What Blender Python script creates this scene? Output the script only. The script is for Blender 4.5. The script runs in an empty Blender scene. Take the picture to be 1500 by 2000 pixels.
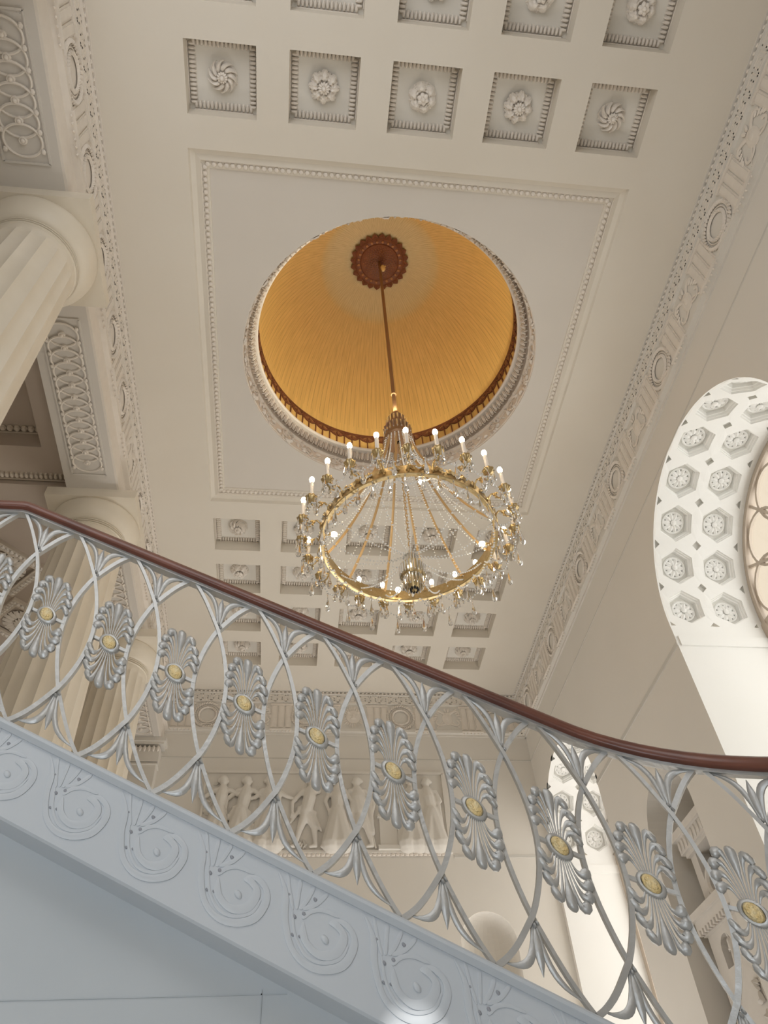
import bpy, math, random
import numpy as np
from mathutils import Matrix, Vector

random.seed(7)
SC = bpy.context.scene
COL = SC.collection
PI = math.pi

# ------------------------------------------------------------------ camera
cam_d = bpy.data.cameras.new('camera')
cam = bpy.data.objects.new('camera', cam_d)
COL.objects.link(cam)
RX = Vector((0.99340407, -0.10369171, -0.04895283))
UP = Vector((-0.04511362, -0.7459186, 0.66450749))
FW = Vector((0.10541874, 0.65791601, 0.74567648))
cam.matrix_world = Matrix(((RX.x, UP.x, -FW.x, 0), (RX.y, UP.y, -FW.y, 0), (RX.z, UP.z, -FW.z, 0), (0, 0, 0, 1)))
cam_d.sensor_fit = 'VERTICAL'
cam_d.sensor_height = 36.0
cam_d.lens = 1459.113 / 2000.0 * 36.0
cam_d.clip_start = 0.05
cam_d.clip_end = 200
SC.camera = cam

# ------------------------------------------------------------------ world, light, exposure
W = bpy.data.worlds.new('sky')
SC.world = W
W.use_nodes = True
W.node_tree.nodes['Background'].inputs[0].default_value = (1.0, 0.86, 0.68, 1)
W.node_tree.nodes['Background'].inputs[1].default_value = 1.0
SC.view_settings.view_transform = 'Standard'
SC.view_settings.look = 'None'
SC.view_settings.gamma = 1.0
SC.view_settings.use_curve_mapping = False
SC.view_settings.exposure = -0.10
SC.cycles.use_denoising = True
SC.cycles.max_bounces = 8
SC.cycles.diffuse_bounces = 5
SC.cycles.caustics_reflective = False
SC.cycles.caustics_refractive = False

def area(name, loc, target, sx, sy, power, col):
    d = bpy.data.lights.new(name, 'AREA')
    d.shape = 'RECTANGLE'
    d.size, d.size_y = sx, sy
    d.energy = power
    d.color = col
    o = bpy.data.objects.new(name, d)
    COL.objects.link(o)
    o.location = loc
    o.rotation_euler = (Vector(target) - Vector(loc)).to_track_quat('-Z', 'Y').to_euler()
    return o

# daylight through the two tall arched windows of the right wall (just outside their glass)
area('daylight_window_1', (6.95, 5.8, 5.3), (0, 5.8, 4.9), 3.3, 7.4, 185, (0.90, 0.96, 1.0))
area('daylight_window_2', (6.95, 12.85, 4.6), (0, 12.85, 4.2), 2.6, 7.2, 165, (0.96, 0.98, 1.0))
# added soft fill behind the viewer, lifting the whole hall
area('front_fill', (-0.4, -2.3, 6.4), (2.0, 6.0, 7.4), 6.0, 5.0, 205, (0.96, 0.98, 1.0))
# added cool fill low behind the viewer for the stair wall
area('stair_fill', (-2.0, -2.3, 0.2), (-0.6, 2.0, 0.6), 2.6, 2.6, 70, (0.82, 0.91, 1.0))
# added fill low before the end wall, lifting ceiling and side wall
area('far_low_fill', (1.2, 13.6, -0.6), (1.2, 10.5, 9.0), 5.0, 1.6, 225, (1.0, 0.98, 0.96))

# low sun through a slit added in the front wall to shape its patch
_d = bpy.data.lights.new('sun', 'SUN'); _d.energy = 3.2; _d.angle = 0.009; _d.color = (1.0, 0.97, 0.92)
_o = bpy.data.objects.new('sun', _d); COL.objects.link(_o)
_o.rotation_euler = Vector((0.25, 1.0, -0.55)).to_track_quat('-Z', 'Y').to_euler()

# added fill hidden above the chandelier crown to brighten the dome
_d = bpy.data.lights.new('dome_fill', 'SPOT')
_d.energy = 330; _d.color = (1.0, 0.88, 0.66); _d.spot_size = math.radians(95); _d.spot_blend = 0.10; _d.shadow_soft_size = 0.05
_o = bpy.data.objects.new('dome_fill', _d); COL.objects.link(_o); _o.location = (1.206, 5.86, 8.76); _o.rotation_euler = (PI, math.radians(-6), 0)

# ------------------------------------------------------------------ materials
def mat(name, col, rough=0.6, metal=0.0, col2=None, scale=4.0, bump=0.0, bscale=30.0, emit=None, estr=0.0, spec=0.5, detail=4.0):
    m = bpy.data.materials.new(name)
    m.use_nodes = True
    nt = m.node_tree
    b = nt.nodes['Principled BSDF']
    b.inputs['Base Color'].default_value = (*col, 1)
    b.inputs['Roughness'].default_value = rough
    b.inputs['Metallic'].default_value = metal
    b.inputs['Specular IOR Level'].default_value = spec
    tc = nt.nodes.new('ShaderNodeTexCoord')
    if col2 is not None:
        n = nt.nodes.new('ShaderNodeTexNoise')
        n.inputs['Scale'].default_value = scale
        n.inputs['Detail'].default_value = detail
        nt.links.new(tc.outputs['Object'], n.inputs['Vector'])
        r = nt.nodes.new('ShaderNodeValToRGB')
        r.color_ramp.elements[0].position = 0.35
        r.color_ramp.elements[1].position = 0.68
        r.color_ramp.elements[0].color = (*col, 1)
        r.color_ramp.elements[1].color = (*col2, 1)
        nt.links.new(n.outputs['Fac'], r.inputs[0])
        nt.links.new(r.outputs[0], b.inputs['Base Color'])
    if bump > 0:
        n2 = nt.nodes.new('ShaderNodeTexNoise')
        n2.inputs['Scale'].default_value = bscale
        n2.inputs['Detail'].default_value = 5
        nt.links.new(tc.outputs['Object'], n2.inputs['Vector'])
        bp = nt.nodes.new('ShaderNodeBump')
        bp.inputs['Strength'].default_value = bump
        bp.inputs['Distance'].default_value = 0.02
        nt.links.new(n2.outputs['Fac'], bp.inputs['Height'])
        nt.links.new(bp.outputs['Normal'], b.inputs['Normal'])
    if emit is not None:
        b.inputs['Emission Color'].default_value = (*emit, 1)
        b.inputs['Emission Strength'].default_value = estr
    return m

M = {}
M['ceil'] = mat('ceiling_plaster', (0.765, 0.71, 0.625), 0.8, col2=(0.785, 0.735, 0.655), scale=0.8, bump=0.05, bscale=12)
M['orn'] = mat('ornament_plaster', (0.81, 0.75, 0.68), 0.75, col2=(0.78, 0.72, 0.65), scale=9)
M['ground'] = mat('recess_plaster', (0.70, 0.655, 0.60), 0.85, col2=(0.715, 0.67, 0.615), scale=1.0)
M['cground'] = mat('coffer_plaster', (0.80, 0.77, 0.715), 0.85, col2=(0.82, 0.79, 0.735), scale=2.0)
M['ros'] = mat('rosette_plaster', (0.88, 0.825, 0.76), 0.7)
M['wall'] = mat('wall_plaster', (0.73, 0.695, 0.64), 0.8, col2=(0.75, 0.715, 0.66), scale=0.7, bump=0.05, bscale=9)
M['line'] = mat('groove_shade_line', (0.61, 0.585, 0.54), 0.8)  # darker than the wall: the shade of grooves put into the colour
M['jamb'] = mat('reveal_plaster', (0.855, 0.85, 0.825), 0.7, col2=(0.865, 0.86, 0.84), scale=1.0)
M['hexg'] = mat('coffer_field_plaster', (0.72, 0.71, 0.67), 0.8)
M['col'] = mat('column_limestone', (0.76, 0.69, 0.575), 0.42, col2=(0.82, 0.755, 0.65), scale=1.6, bump=0.04, bscale=25)
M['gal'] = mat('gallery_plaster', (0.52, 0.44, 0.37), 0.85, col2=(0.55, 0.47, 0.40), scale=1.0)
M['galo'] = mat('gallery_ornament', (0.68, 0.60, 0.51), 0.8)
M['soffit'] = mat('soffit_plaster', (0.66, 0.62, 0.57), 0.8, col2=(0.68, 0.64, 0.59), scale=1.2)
M['stringer'] = mat('stringer_marble', (0.60, 0.64, 0.685), 0.35, col2=(0.64, 0.675, 0.715), scale=2.2, bump=0.02, bscale=20)
M['stairwall'] = mat('stair_wall_marble', (0.52, 0.555, 0.58), 0.45, col2=(0.57, 0.60, 0.62), scale=1.7)
M['floor'] = mat('floor_stone', (0.76, 0.735, 0.69), 0.4, col2=(0.80, 0.775, 0.735), scale=0.8)
M['step'] = mat('step_stone', (0.68, 0.64, 0.58), 0.5)
M['silver'] = mat('silvered_iron', (0.53, 0.53, 0.52), 0.42, 0.5, col2=(0.61, 0.61, 0.60), scale=9, bump=0.14, bscale=45)
M['gold'] = mat('gilded_boss', (0.98, 0.74, 0.34), 0.42, 0.1, col2=(1.0, 0.86, 0.56), scale=40, bump=0.7, bscale=70)
M['wood'] = mat('mahogany', (0.21, 0.072, 0.045), 0.30, col2=(0.13, 0.045, 0.032), scale=5, spec=0.6)
M['brass'] = mat('polished_brass', (0.52, 0.385, 0.19), 0.34, 0.9, col2=(0.62, 0.48, 0.26), scale=30)
M['rod'] = mat('gilded_rod', (0.64, 0.44, 0.22), 0.42, 0.5)
M['rod_dark'] = mat('bronze_rod', (0.30, 0.165, 0.08), 0.45, 0.4)
M['candle'] = mat('candle_sleeve', (0.86, 0.80, 0.74), 0.5)
M['bulb'] = mat('bulb_glow', (1, 0.9, 0.75), 0.3, emit=(1.0, 0.80, 0.52), estr=34.0)
M['lotus'] = mat('lotus_paint', (0.155, 0.05, 0.024), 0.55, col2=(0.21, 0.075, 0.034), scale=8)
M['lotus2'] = mat('lotus_paint_light', (0.36, 0.16, 0.06), 0.55)
M['dark'] = mat('drill_hole', (0.10, 0.085, 0.075), 0.9)
M['frame'] = mat('window_frame_paint', (0.50, 0.42, 0.34), 0.5)
M['blind'] = mat('window_blind', (0.85, 0.62, 0.38), 0.8)
M['hole'] = mat('void_dark', (0.02, 0.02, 0.02), 0.9)
M['stove'] = mat('white_stove_ceramic', (0.70, 0.66, 0.61), 0.45, col2=(0.66, 0.62, 0.57), scale=5)

def glass_mat():
    m = bpy.data.materials.new('crystal')
    m.use_nodes = True
    b = m.node_tree.nodes['Principled BSDF']
    b.inputs['Base Color'].default_value = (0.97, 0.97, 0.97, 1)
    b.inputs['Roughness'].default_value = 0.03
    b.inputs['IOR'].default_value = 1.5
    b.inputs['Transmission Weight'].default_value = 0.9
    return m
M['crystal'] = glass_mat()
def pane_mat():
    m = bpy.data.materials.new('window_glass')
    m.use_nodes = True
    nt = m.node_tree
    nt.nodes.clear()
    o = nt.nodes.new('ShaderNodeOutputMaterial')
    t = nt.nodes.new('ShaderNodeBsdfTransparent')
    g = nt.nodes.new('ShaderNodeBsdfGlossy')
    g.inputs['Roughness'].default_value = 0.05
    x = nt.nodes.new('ShaderNodeMixShader')
    x.inputs[0].default_value = 0.08
    t.inputs[0].default_value = (0.97, 0.96, 0.94, 1)
    nt.links.new(t.outputs[0], x.inputs[1]); nt.links.new(g.outputs[0], x.inputs[2]); nt.links.new(x.outputs[0], o.inputs[0])
    return m
M['pane'] = pane_mat()
def bead_mat():
    m = mat('bead_crystal', (0.9, 0.88, 0.85), 0.08)
    b = m.node_tree.nodes['Principled BSDF']
    b.inputs['Transmission Weight'].default_value = 0.35
    return m
M['bead'] = mat('bead_crystal', (0.95, 0.94, 0.92), 0.12)

def dome_mat():
    # painted awning: pale circle round the lotus, amber cloth below, thin brown pleat lines
    m = bpy.data.materials.new('painted_awning')
    m.use_nodes = True
    nt = m.node_tree
    b = nt.nodes['Principled BSDF']
    b.inputs['Roughness'].default_value = 0.55
    b.inputs['Specular IOR Level'].default_value = 0.25
    L = nt.links.new
    def nd(t, **k):
        n = nt.nodes.new(t)
        for a, v in k.items():
            setattr(n, a, v)
        return n
    def mth(op, a, bb=None):
        n = nd('ShaderNodeMath', operation=op)
        for i, v in enumerate((a, bb)):
            if v is None: continue
            if isinstance(v, (int, float)): n.inputs[i].default_value = v
            else: L(v, n.inputs[i])
        return n.outputs[0]
    tc = nd('ShaderNodeTexCoord')
    sep = nd('ShaderNodeSeparateXYZ')
    L(tc.outputs['Object'], sep.inputs[0])
    X, Y, Z = sep.outputs
    rad = mth('SQRT', mth('ADD', mth('MULTIPLY', X, X), mth('MULTIPLY', Y, Y)))
    ang = mth('ARCTAN2', Y, X)
    ramp = nd('ShaderNodeValToRGB')
    e = ramp.color_ramp.elements
    e[0].position = 0.0; e[0].color = (0.66, 0.56, 0.36, 1)
    e[1].position = 1.0; e[1].color = (0.84, 0.56, 0.19, 1)
    for p, c in ((0.44, (0.66, 0.55, 0.34)), (0.50, (0.66, 0.52, 0.28)), (0.54, (0.71, 0.50, 0.225)), (0.78, (0.77, 0.52, 0.205))):
        k = e.new(p); k.color = (*c, 1)
    L(mth('DIVIDE', rad, 2.1), ramp.inputs[0])
    # pleat lines
    fr = mth('FRACT', mth('MULTIPLY', mth('ADD', ang, 4.0), 150 / (2 * PI)))
    ln = mth('LESS_THAN', mth('ABSOLUTE', mth('SUBTRACT', fr, 0.5)), 0.04)
    band = mth('MULTIPLY', mth('GREATER_THAN', rad, 0.62), mth('LESS_THAN', Z, 99.0))
    low = mth('GREATER_THAN', Z, 0.62)
    noise = nd('ShaderNodeTexNoise')
    cmb = nd('ShaderNodeCombineXYZ')
    L(mth('MULTIPLY', ang, 14.0), cmb.inputs[0]); L(mth('MULTIPLY', rad, 1.3), cmb.inputs[1])
    noise.inputs['Scale'].default_value = 1.6
    noise.inputs['Detail'].default_value = 3
    L(cmb.outputs[0], noise.inputs['Vector'])
    lf = mth('MULTIPLY', mth('MULTIPLY', ln, low), mth('MULTIPLY', band, mth('ADD', 0.0, mth('MULTIPLY', noise.outputs['Fac'], 0.9))))
    mix = nd('ShaderNodeMixRGB', blend_type='MIX')
    L(lf, mix.inputs[0]); L(ramp.outputs[0], mix.inputs[1]); mix.inputs[2].default_value = (0.26, 0.12, 0.035, 1)
    # streaky fibre of the cloth
    st = nd('ShaderNodeTexNoise'); st.inputs['Scale'].default_value = 1.0; st.inputs['Detail'].default_value = 6
    c2 = nd('ShaderNodeCombineXYZ')
    L(mth('MULTIPLY', ang, 60.0), c2.inputs[0]); L(mth('MULTIPLY', rad, 6.0), c2.inputs[1])
    L(c2.outputs[0], st.inputs['Vector'])
    m2 = nd('ShaderNodeMixRGB', blend_type='MULTIPLY'); m2.inputs[0].default_value = 0.4
    r2 = nd('ShaderNodeValToRGB'); r2.color_ramp.elements[0].position = .3; r2.color_ramp.elements[1].position = .62
    r2.color_ramp.elements[0].color = (.62, .58, .52, 1); r2.color_ramp.elements[1].color = (1, 1, 1, 1)
    L(st.outputs['Fac'], r2.inputs[0]); L(mix.outputs[0], m2.inputs[1]); L(r2.outputs[0], m2.inputs[2])
    L(m2.outputs[0], b.inputs['Base Color'])
    return m
M['dome'] = dome_mat()

# ------------------------------------------------------------------ mesh helpers
class MB:
    def __init__(s):
        s.v = []; s.f = []
    def add(s, vs, fs, T=None):
        o = len(s.v)
        if T is not None:
            vs = [tuple(T @ Vector(p)) for p in vs]
        s.v.extend([tuple(p) for p in vs])
        s.f.extend([tuple(i + o for i in f) for f in fs])
        return s
    def box(s, c, d, T=None):
        x, y, z = c; a, b, e = d[0] / 2, d[1] / 2, d[2] / 2
        vs = [(x - a, y - b, z - e), (x + a, y - b, z - e), (x + a, y + b, z - e), (x - a, y + b, z - e),
              (x - a, y - b, z + e), (x + a, y - b, z + e), (x + a, y + b, z + e), (x - a, y + b, z + e)]
        return s.add(vs, [(3, 2, 1, 0), (4, 5, 6, 7), (0, 1, 5, 4), (1, 2, 6, 5), (2, 3, 7, 6), (3, 0, 4, 7)], T)
    def quad(s, a, b, c, d):
        return s.add([a, b, c, d], [(0, 1, 2, 3)])
    def ell(s, c, r, n=8, m=5, T=None):
        vs = [(c[0], c[1], c[2] - r[2])]
        for i in range(1, m):
            t = -PI / 2 + PI * i / m
            for j in range(n):
                a = 2 * PI * j / n
                vs.append((c[0] + r[0] * math.cos(t) * math.cos(a), c[1] + r[1] * math.cos(t) * math.sin(a), c[2] + r[2] * math.sin(t)))
        vs.append((c[0], c[1], c[2] + r[2]))
        fs = [(0, 1 + (j + 1) % n, 1 + j) for j in range(n)]
        for i in range(m - 2):
            for j in range(n):
                p = 1 + i * n
                fs.append((p + j, p + (j + 1) % n, p + n + (j + 1) % n, p + n + j))
        e = len(vs) - 1; p = 1 + (m - 2) * n
        fs += [(p + j, p + (j + 1) % n, e) for j in range(n)]
        return s.add(vs, fs, T)
    def lathe(s, prof, n=24, T=None, mod=None, a0=0.0, a1=2 * PI, c=(0, 0)):
        closed = abs(a1 - a0 - 2 * PI) < 1e-6
        k = n if closed else n + 1
        vs = []
        for (r, z) in prof:
            for j in range(k):
                a = a0 + (a1 - a0) * j / n
                rr = r if mod is None else mod(r, z, a)
                vs.append((c[0] + rr * math.cos(a), c[1] + rr * math.sin(a), z))
        fs = []
        for i in range(len(prof) - 1):
            for j in range(n):
                q = (j + 1) % k
                fs.append((i * k + j, i * k + q, (i + 1) * k + q, (i + 1) * k + j))
        return s.add(vs, fs, T)
    def tube(s, pts, rad, n=6, flat=None, T=None, cap=True, up=(0, 1, 0), closed=False):
        """sweep along pts; rad scalar or list; flat=(a,b) ellipse/rect half sizes factors across (side, up)"""
        P = [Vector(p) for p in pts]
        N = len(P)
        R = rad if hasattr(rad, '__len__') else [rad] * N
        fa, fb = flat if flat else (1, 1)
        vs = []
        U = Vector(up)
        for i in range(N):
            if closed:
                t = P[(i + 1) % N] - P[i - 1]
            else:
                t = P[min(i + 1, N - 1)] - P[max(i - 1, 0)]
            if t.length < 1e-9: t = Vector((0, 0, 1))
            t.normalize()
            sd = t.cross(U)
            if sd.length < 1e-4: sd = t.cross(Vector((1, 0.3, 0)))
            sd.normalize(); w = sd.cross(t).normalized()
            for j in range(n):
                a = 2 * PI * (j + 0.5) / n
                ca, sa = math.cos(a), math.sin(a)
                if n == 4: ca, sa = ca * 1.41421, sa * 1.41421
                vs.append(P[i] + sd * (R[i] * fa * ca) + w * (R[i] * fb * sa))
        fs = []
        for i in range(N if closed else N - 1):
            i2 = (i + 1) % N
            for j in range(n):
                fs.append((i * n + j, i * n + (j + 1) % n, i2 * n + (j + 1) % n, i2 * n + j))
        if cap and not closed:
            fs.append(tuple(range(n - 1, -1, -1))); fs.append(tuple((N - 1) * n + j for j in range(n)))
        return s.add(vs, fs, T)
    def prism(s, poly, y0, y1, T=None):
        """poly in (x,z), extruded along y"""
        n = len(poly)
        vs = [(x, y0, z) for x, z in poly] + [(x, y1, z) for x, z in poly]
        fs = [tuple(range(n)), tuple(range(2 * n - 1, n - 1, -1))] + [(i, i + n, (i + 1) % n + n, (i + 1) % n) for i in range(n)]
        return s.add(vs, fs, T)
    def warp(s, fn):
        s.v = [tuple(fn(*p)) for p in s.v]
        return s
    def mesh(s, name, m, smooth=True, ang=40):
        me = bpy.data.meshes.new(name)
        me.from_pydata(s.v, [], s.f)
        if m is not None: me.materials.append(m)
        if smooth:
            me.polygons.foreach_set('use_smooth', [True] * len(me.polygons))
            me.set_sharp_from_angle(angle=math.radians(ang))
        me.update()
        return me

def link(name, data, parent=None, loc=None, rot=None, label=None, cat=None, group=None, kind=None, mw=None):
    o = bpy.data.objects.new(name, data)
    COL.objects.link(o)
    if parent is not None: o.parent = parent
    if loc is not None: o.location = loc
    if rot is not None: o.rotation_euler = rot
    if mw is not None: o.matrix_local = mw
    if label: o['label'] = label
    if cat: o['category'] = cat
    if group: o['group'] = group
    if kind: o['kind'] = kind
    return o
def obj(name, mb, m, parent=None, smooth=True, ang=40, **k):
    return link(name, mb.mesh(name, m, smooth, ang), parent, **k)
def empty(name, loc=(0, 0, 0), **k):
    return link(name, None, None, loc, **k)
def bez(p0, p1, p2, p3, n=10):
    out = []
    for i in range(n + 1):
        t = i / n; u = 1 - t
        out.append(tuple(u ** 3 * a + 3 * u * u * t * b + 3 * u * t * t * c + t ** 3 * d for a, b, c, d in zip(p0, p1, p2, p3)))
    return out
def ring_faces(a, b):
    n = len(a)
    return [(a[i], a[(i + 1) % n], b[(i + 1) % n], b[i]) for i in range(n)]

# ================================================================== THE SHELL
XR, XL, YN, YF, ZC, ZF = 5.15, -6.6, -2.7, 14.45, 10.0, -1.5
CX, CY = 1.206, 5.86

def wall_faces(mb, fn, u0, u1, z0, z1, arches):
    """plane wall in (u,z) with round-headed openings (uc, r, zs, zb)"""
    arches = sorted(arches)
    cur = u0
    for uc, r, zs, zb in arches:
        a, b = uc - r, uc + r
        mb.quad(fn(cur, z0), fn(a, z0), fn(a, z1), fn(cur, z1))
        n = 40
        pts = [(uc - r * math.cos(PI * i / n), zs + r * math.sin(PI * i / n)) for i in range(n + 1)]
        for (ua, za), (ub, zb2) in zip(pts, pts[1:]):
            mb.quad(fn(ua, za), fn(ub, zb2), fn(ub, z1), fn(ua, z1))
        if zb > z0 + 1e-6:
            mb.quad(fn(a, z0), fn(b, z0), fn(b, zb), fn(a, zb))
        cur = b
    mb.quad(fn(cur, z0), fn(u1, z0), fn(u1, z1), fn(cur, z1))
    return mb

ARCH1 = (5.80, 1.85, 6.55, 1.0)
ARCH2 = (12.88, 1.46, 6.30, 1.0)
NICHE = (9.46, 0.74, 4.55, ZF)
FNICHE = (3.665, 0.52, 4.80, 2.6)

# floor
mb = MB().quad((XL, YN, ZF), (XR, YN, ZF), (XR, YF, ZF), (XL, YF, ZF))
floor = obj('floor', mb, M['floor'], smooth=False, kind='structure', label='pale stone floor at the foot of the stairs', cat='floor')
# slabs of the floor
for i in range(0):
    pass

# right wall with its two windows and the niche
mb = wall_faces(MB(), lambda u, z: (XR, u, z), YN, YF, ZF, ZC, [ARCH1, ARCH2, NICHE])
# niche shell
def niche_shell(mb, fn, uc, r, zs, zb, dep, n=24):
    pts = [(uc - r, zb)] + [(uc - r * math.cos(PI * i / n), zs + r * math.sin(PI * i / n)) for i in range(n + 1)] + [(uc + r, zb)]
    for (a, za), (b, zb2) in zip(pts, pts[1:]):
        mb.quad(fn(a, za, 0), fn(b, zb2, 0), fn(b, zb2, dep), fn(a, za, dep))
    mb.add([fn(a, z, dep) for a, z in pts], [tuple(range(len(pts)))])
    mb.quad(fn(uc - r, zb, 0), fn(uc + r, zb, 0), fn(uc + r, zb, dep), fn(uc - r, zb, dep))
niche_shell(mb, lambda u, z, d: (XR + d, u, z), *NICHE, 0.75)
wall_right = obj('wall_right', mb, M['wall'], smooth=False, kind='structure', cat='wall',
                 label='tall beige side wall pierced by coffered window arches and a stove niche')
# impost string course
def strip(name, fn, u0, u1, z0, z1, d, parent, m):
    mb = MB()
    A = [(0, z0), (d, z0 + d * .4), (d, z1 - d * .2), (0, z1)]
    for (d0, za), (d1, zb) in zip(A, A[1:]):
        mb.quad(fn(u0, za, d0), fn(u1, za, d0), fn(u1, zb, d1), fn(u0, zb, d1))
    mb.quad(*[fn(u0, z, d_) for d_, z in A]); mb.quad(*[fn(u1, z, d_) for d_, z in A])
    return obj(name, mb, m, parent, smooth=False)
fR = lambda u, z, d: (XR - d, u, z)
for a, b in ((YN, 3.95), (7.65, 11.42), (14.34, YF)):
    strip('string_course', fR, a, b, 6.20, 6.27, 0.012, wall_right, M['line'])
strip('string_course', fR, YN, YF, 8.385, 8.41, 0.008, wall_right, M['line'])

# far wall
mb = wall_faces(MB(), lambda u, z: (u, YF, z), XL, XR, ZF, ZC, [FNICHE])
def fniche(mb, n=16):
    uc, r, zs, zb = FNICHE
    ring = []
    prof = [(zb, 1.0), (zs, 1.0)] + [(zs + r * math.sin(PI / 2 * i / 8), math.cos(PI / 2 * i / 8)) for i in range(1, 9)]
    for z, k in prof:
        ring.append([(uc - r * k * math.cos(PI * j / n), YF + r * k * math.sin(PI * j / n), z) for j in range(n + 1)])
    for A, B in zip(ring, ring[1:]):
        for j in range(n):
            mb.quad(A[j], A[j + 1], B[j + 1], B[j])
fniche(mb)
wall_far = obj('wall_back', mb, M['wall'], smooth=False, kind='structure', cat='wall',
               label='beige end wall with the figure relief and a small round niche')
fF = lambda u, z, d: (u, YF - d, z)
strip('string_course', fF, -2.75, XR, 8.385, 8.41, 0.008, wall_far, M['line'])
strip('string_course', fF, 3.2, XR, 6.30, 6.36, 0.012, wall_far, M['line'])

# side wall of the gallery and the wall behind the viewer
mb = MB().quad((XL, YN, ZF), (XL, YF, ZF), (XL, YF, ZC), (XL, YN, ZC))
obj('wall_left', mb, M['wall'], smooth=False, kind='structure', cat='wall', label='shaded back wall of the gallery behind the fluted columns')
mb = wall_faces(MB(), lambda u, z: (u, YN, z), XL, XR, ZF, ZC, [(-.866, .075, 2.985, 2.5)])  # unseen slit added to shape the sun patch on the stringer
obj('wall_front', mb, M['wall'], smooth=False, kind='structure', cat='wall', label='plain beige wall with a slit added for the sun patch, at the entrance end of the hall')

# ------------------------------------------------------------------ ceiling with coffers
CXS = [CX + (i - 2) * 1.206 for i in range(5)]
FARY = [9.545, 10.703, 11.876, 13.0]
NEARY = [2.19, 1.027, -0.13, -1.29]
HX, HY = 0.412, 0.391
PX, PY = 2.848, 2.89
xs = sorted([-2.78, XR] + [c - HX for c in CXS] + [c + HX for c in CXS] + [CX - PX, CX + PX])
ys = sorted([YN, YF] + [c - HY for c in FARY + NEARY] + [c + HY for c in FARY + NEARY] + [CY - PY, CY + PY])
mb = MB()
for i in range(len(xs) - 1):
    for j in range(len(ys) - 1):
        mx, my = (xs[i] + xs[i + 1]) / 2, (ys[j] + ys[j + 1]) / 2
        if abs(mx - CX) < PX and abs(my - CY) < PY: continue
        if any(abs(mx - c) < HX for c in CXS) and any(abs(my - c) < HY for c in FARY + NEARY): continue
        mb.quad((xs[i], ys[j], ZC), (xs[i + 1], ys[j], ZC), (xs[i + 1], ys[j + 1], ZC), (xs[i], ys[j + 1], ZC))
# panel round the dome: a cove up to the bead, then the flat field with the round opening
ZP = 10.10
def rect(hx, hy, z): return [(CX - hx, CY - hy, z), (CX + hx, CY - hy, z), (CX + hx, CY + hy, z), (CX - hx, CY + hy, z)]
steps = [rect(PX, PY, ZC), rect(PX - .015, PY - .015, ZC + .05), rect(PX - .075, PY - .075, ZC + .075), rect(PX - .14, PY - .14, ZC + .05), rect(PX - .145, PY - .145, ZC + .075), rect(PX - .24, PY - .24, ZC + .08), rect(PX - .245, PY - .245, ZP)]
for A, B in zip(steps, steps[1:]):
    for f in ring_faces(A, B): mb.quad(*f)
ceiling = obj('ceiling', mb, M['ceil'], smooth=False, kind='structure', cat='ceiling',
              label='cream coffered ceiling with a round opening under a golden awning dome')
RO = 2.245
hx, hy = PX - .245, PY - .245
mb = MB()
n = 96
corner = []
circ = []
for i in range(n):
    a = 2 * PI * i / n + PI / 4
    c, s_ = math.cos(a), math.sin(a)
    k = min(hx / max(abs(c), 1e-9), hy / max(abs(s_), 1e-9))
    corner.append((CX + c * k, CY + s_ * k, ZP)); circ.append((CX + RO * c, CY + RO * s_, ZP))
for f in ring_faces(corner, circ): mb.quad(*f)
# exact corners
for sx in (-1, 1):
    for sy in (-1, 1):
        q = (CX + sx * hx, CY + sy * hy, ZP)
        near = sorted(corner, key=lambda p: (p[0] - q[0]) ** 2 + (p[1] - q[1]) ** 2)[:2]
        mb.add([q] + near, [(0, 1, 2)])
obj('dome_panel', mb, M['ground'], ceiling, smooth=False)

def bead_run(mb, L, pitch, w, h, z):
    """row of leaf-eggs along +x from -L/2, hanging below z; backing fillet too"""
    n = max(1, round(L / pitch)); p = L / n
    for i in range(n):
        x = -L / 2 + (i + .5) * p
        mb.ell((x, 0, z), (p * .50, w * .46, h), 6, 4)
    mb.box((0, w * .5, z - h * .25), (L, w * .16, h * .6))
    return mb
def bead_frame(hx, hy, pitch, w, h, z):
    out = MB()
    for k, (L, off) in enumerate(((2 * hx - w, hy), (2 * hy - w, hx), (2 * hx - w, hy), (2 * hy - w, hx))):
        b = bead_run(MB(), L, pitch, w, h, z)
        T = Matrix.Rotation(-k * PI / 2, 4, 'Z') @ Matrix.Translation((0, off - w / 2, 0))
        out.add(b.v, b.f, T)
    return out
b = bead_frame(PX - .145, PY - .145, .078, .085, .045, 0)
obj('bead_moulding', b, M['orn'], ceiling, loc=(CX, CY, ZC + .082), kind='stuff')

# rosettes
def petal(mb, ang, r0, r1, w, h, nu=6, nv=4, lobes=0, twist=0.0, base=0.0, tipw=0.15):
    vs = []
    for i in range(nu + 1):
        t = i / nu
        r = r0 + (r1 - r0) * t
        ww = w * (math.sin(PI * min(1, 0.12 + t * 0.80)) ** .6)
        if lobes: ww *= 1 + .26 * math.cos(lobes * 2 * PI * t)
        if i == nu: ww = w * tipw
        for j in range(nv + 1):
            s_ = j / nv * 2 - 1
            a = ang + twist * t * t + s_ * ww / max(r, 1e-3)
            z = base + h * (.35 + .65 * math.sin(PI * min(1.0, .15 + .8 * t))) * (1 - .55 * s_ * s_) - .012 * abs(math.cos(s_ * PI * 1.5)) * (1 if lobes else 0)
            vs.append((r * math.cos(a), r * math.sin(a), -z))
    fs = [(i * (nv + 1) + j, i * (nv + 1) + j + 1, (i + 1) * (nv + 1) + j + 1, (i + 1) * (nv + 1) + j) for i in range(nu) for j in range(nv)]
    mb.add(vs, fs)
def disc(mb, r, z0, z1, n=20):
    mb.lathe([(r * 1.0, z0), (r, z1 * .9 + z0 * .1), (r * .9, z1), (0.001, z1)], n)
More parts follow.
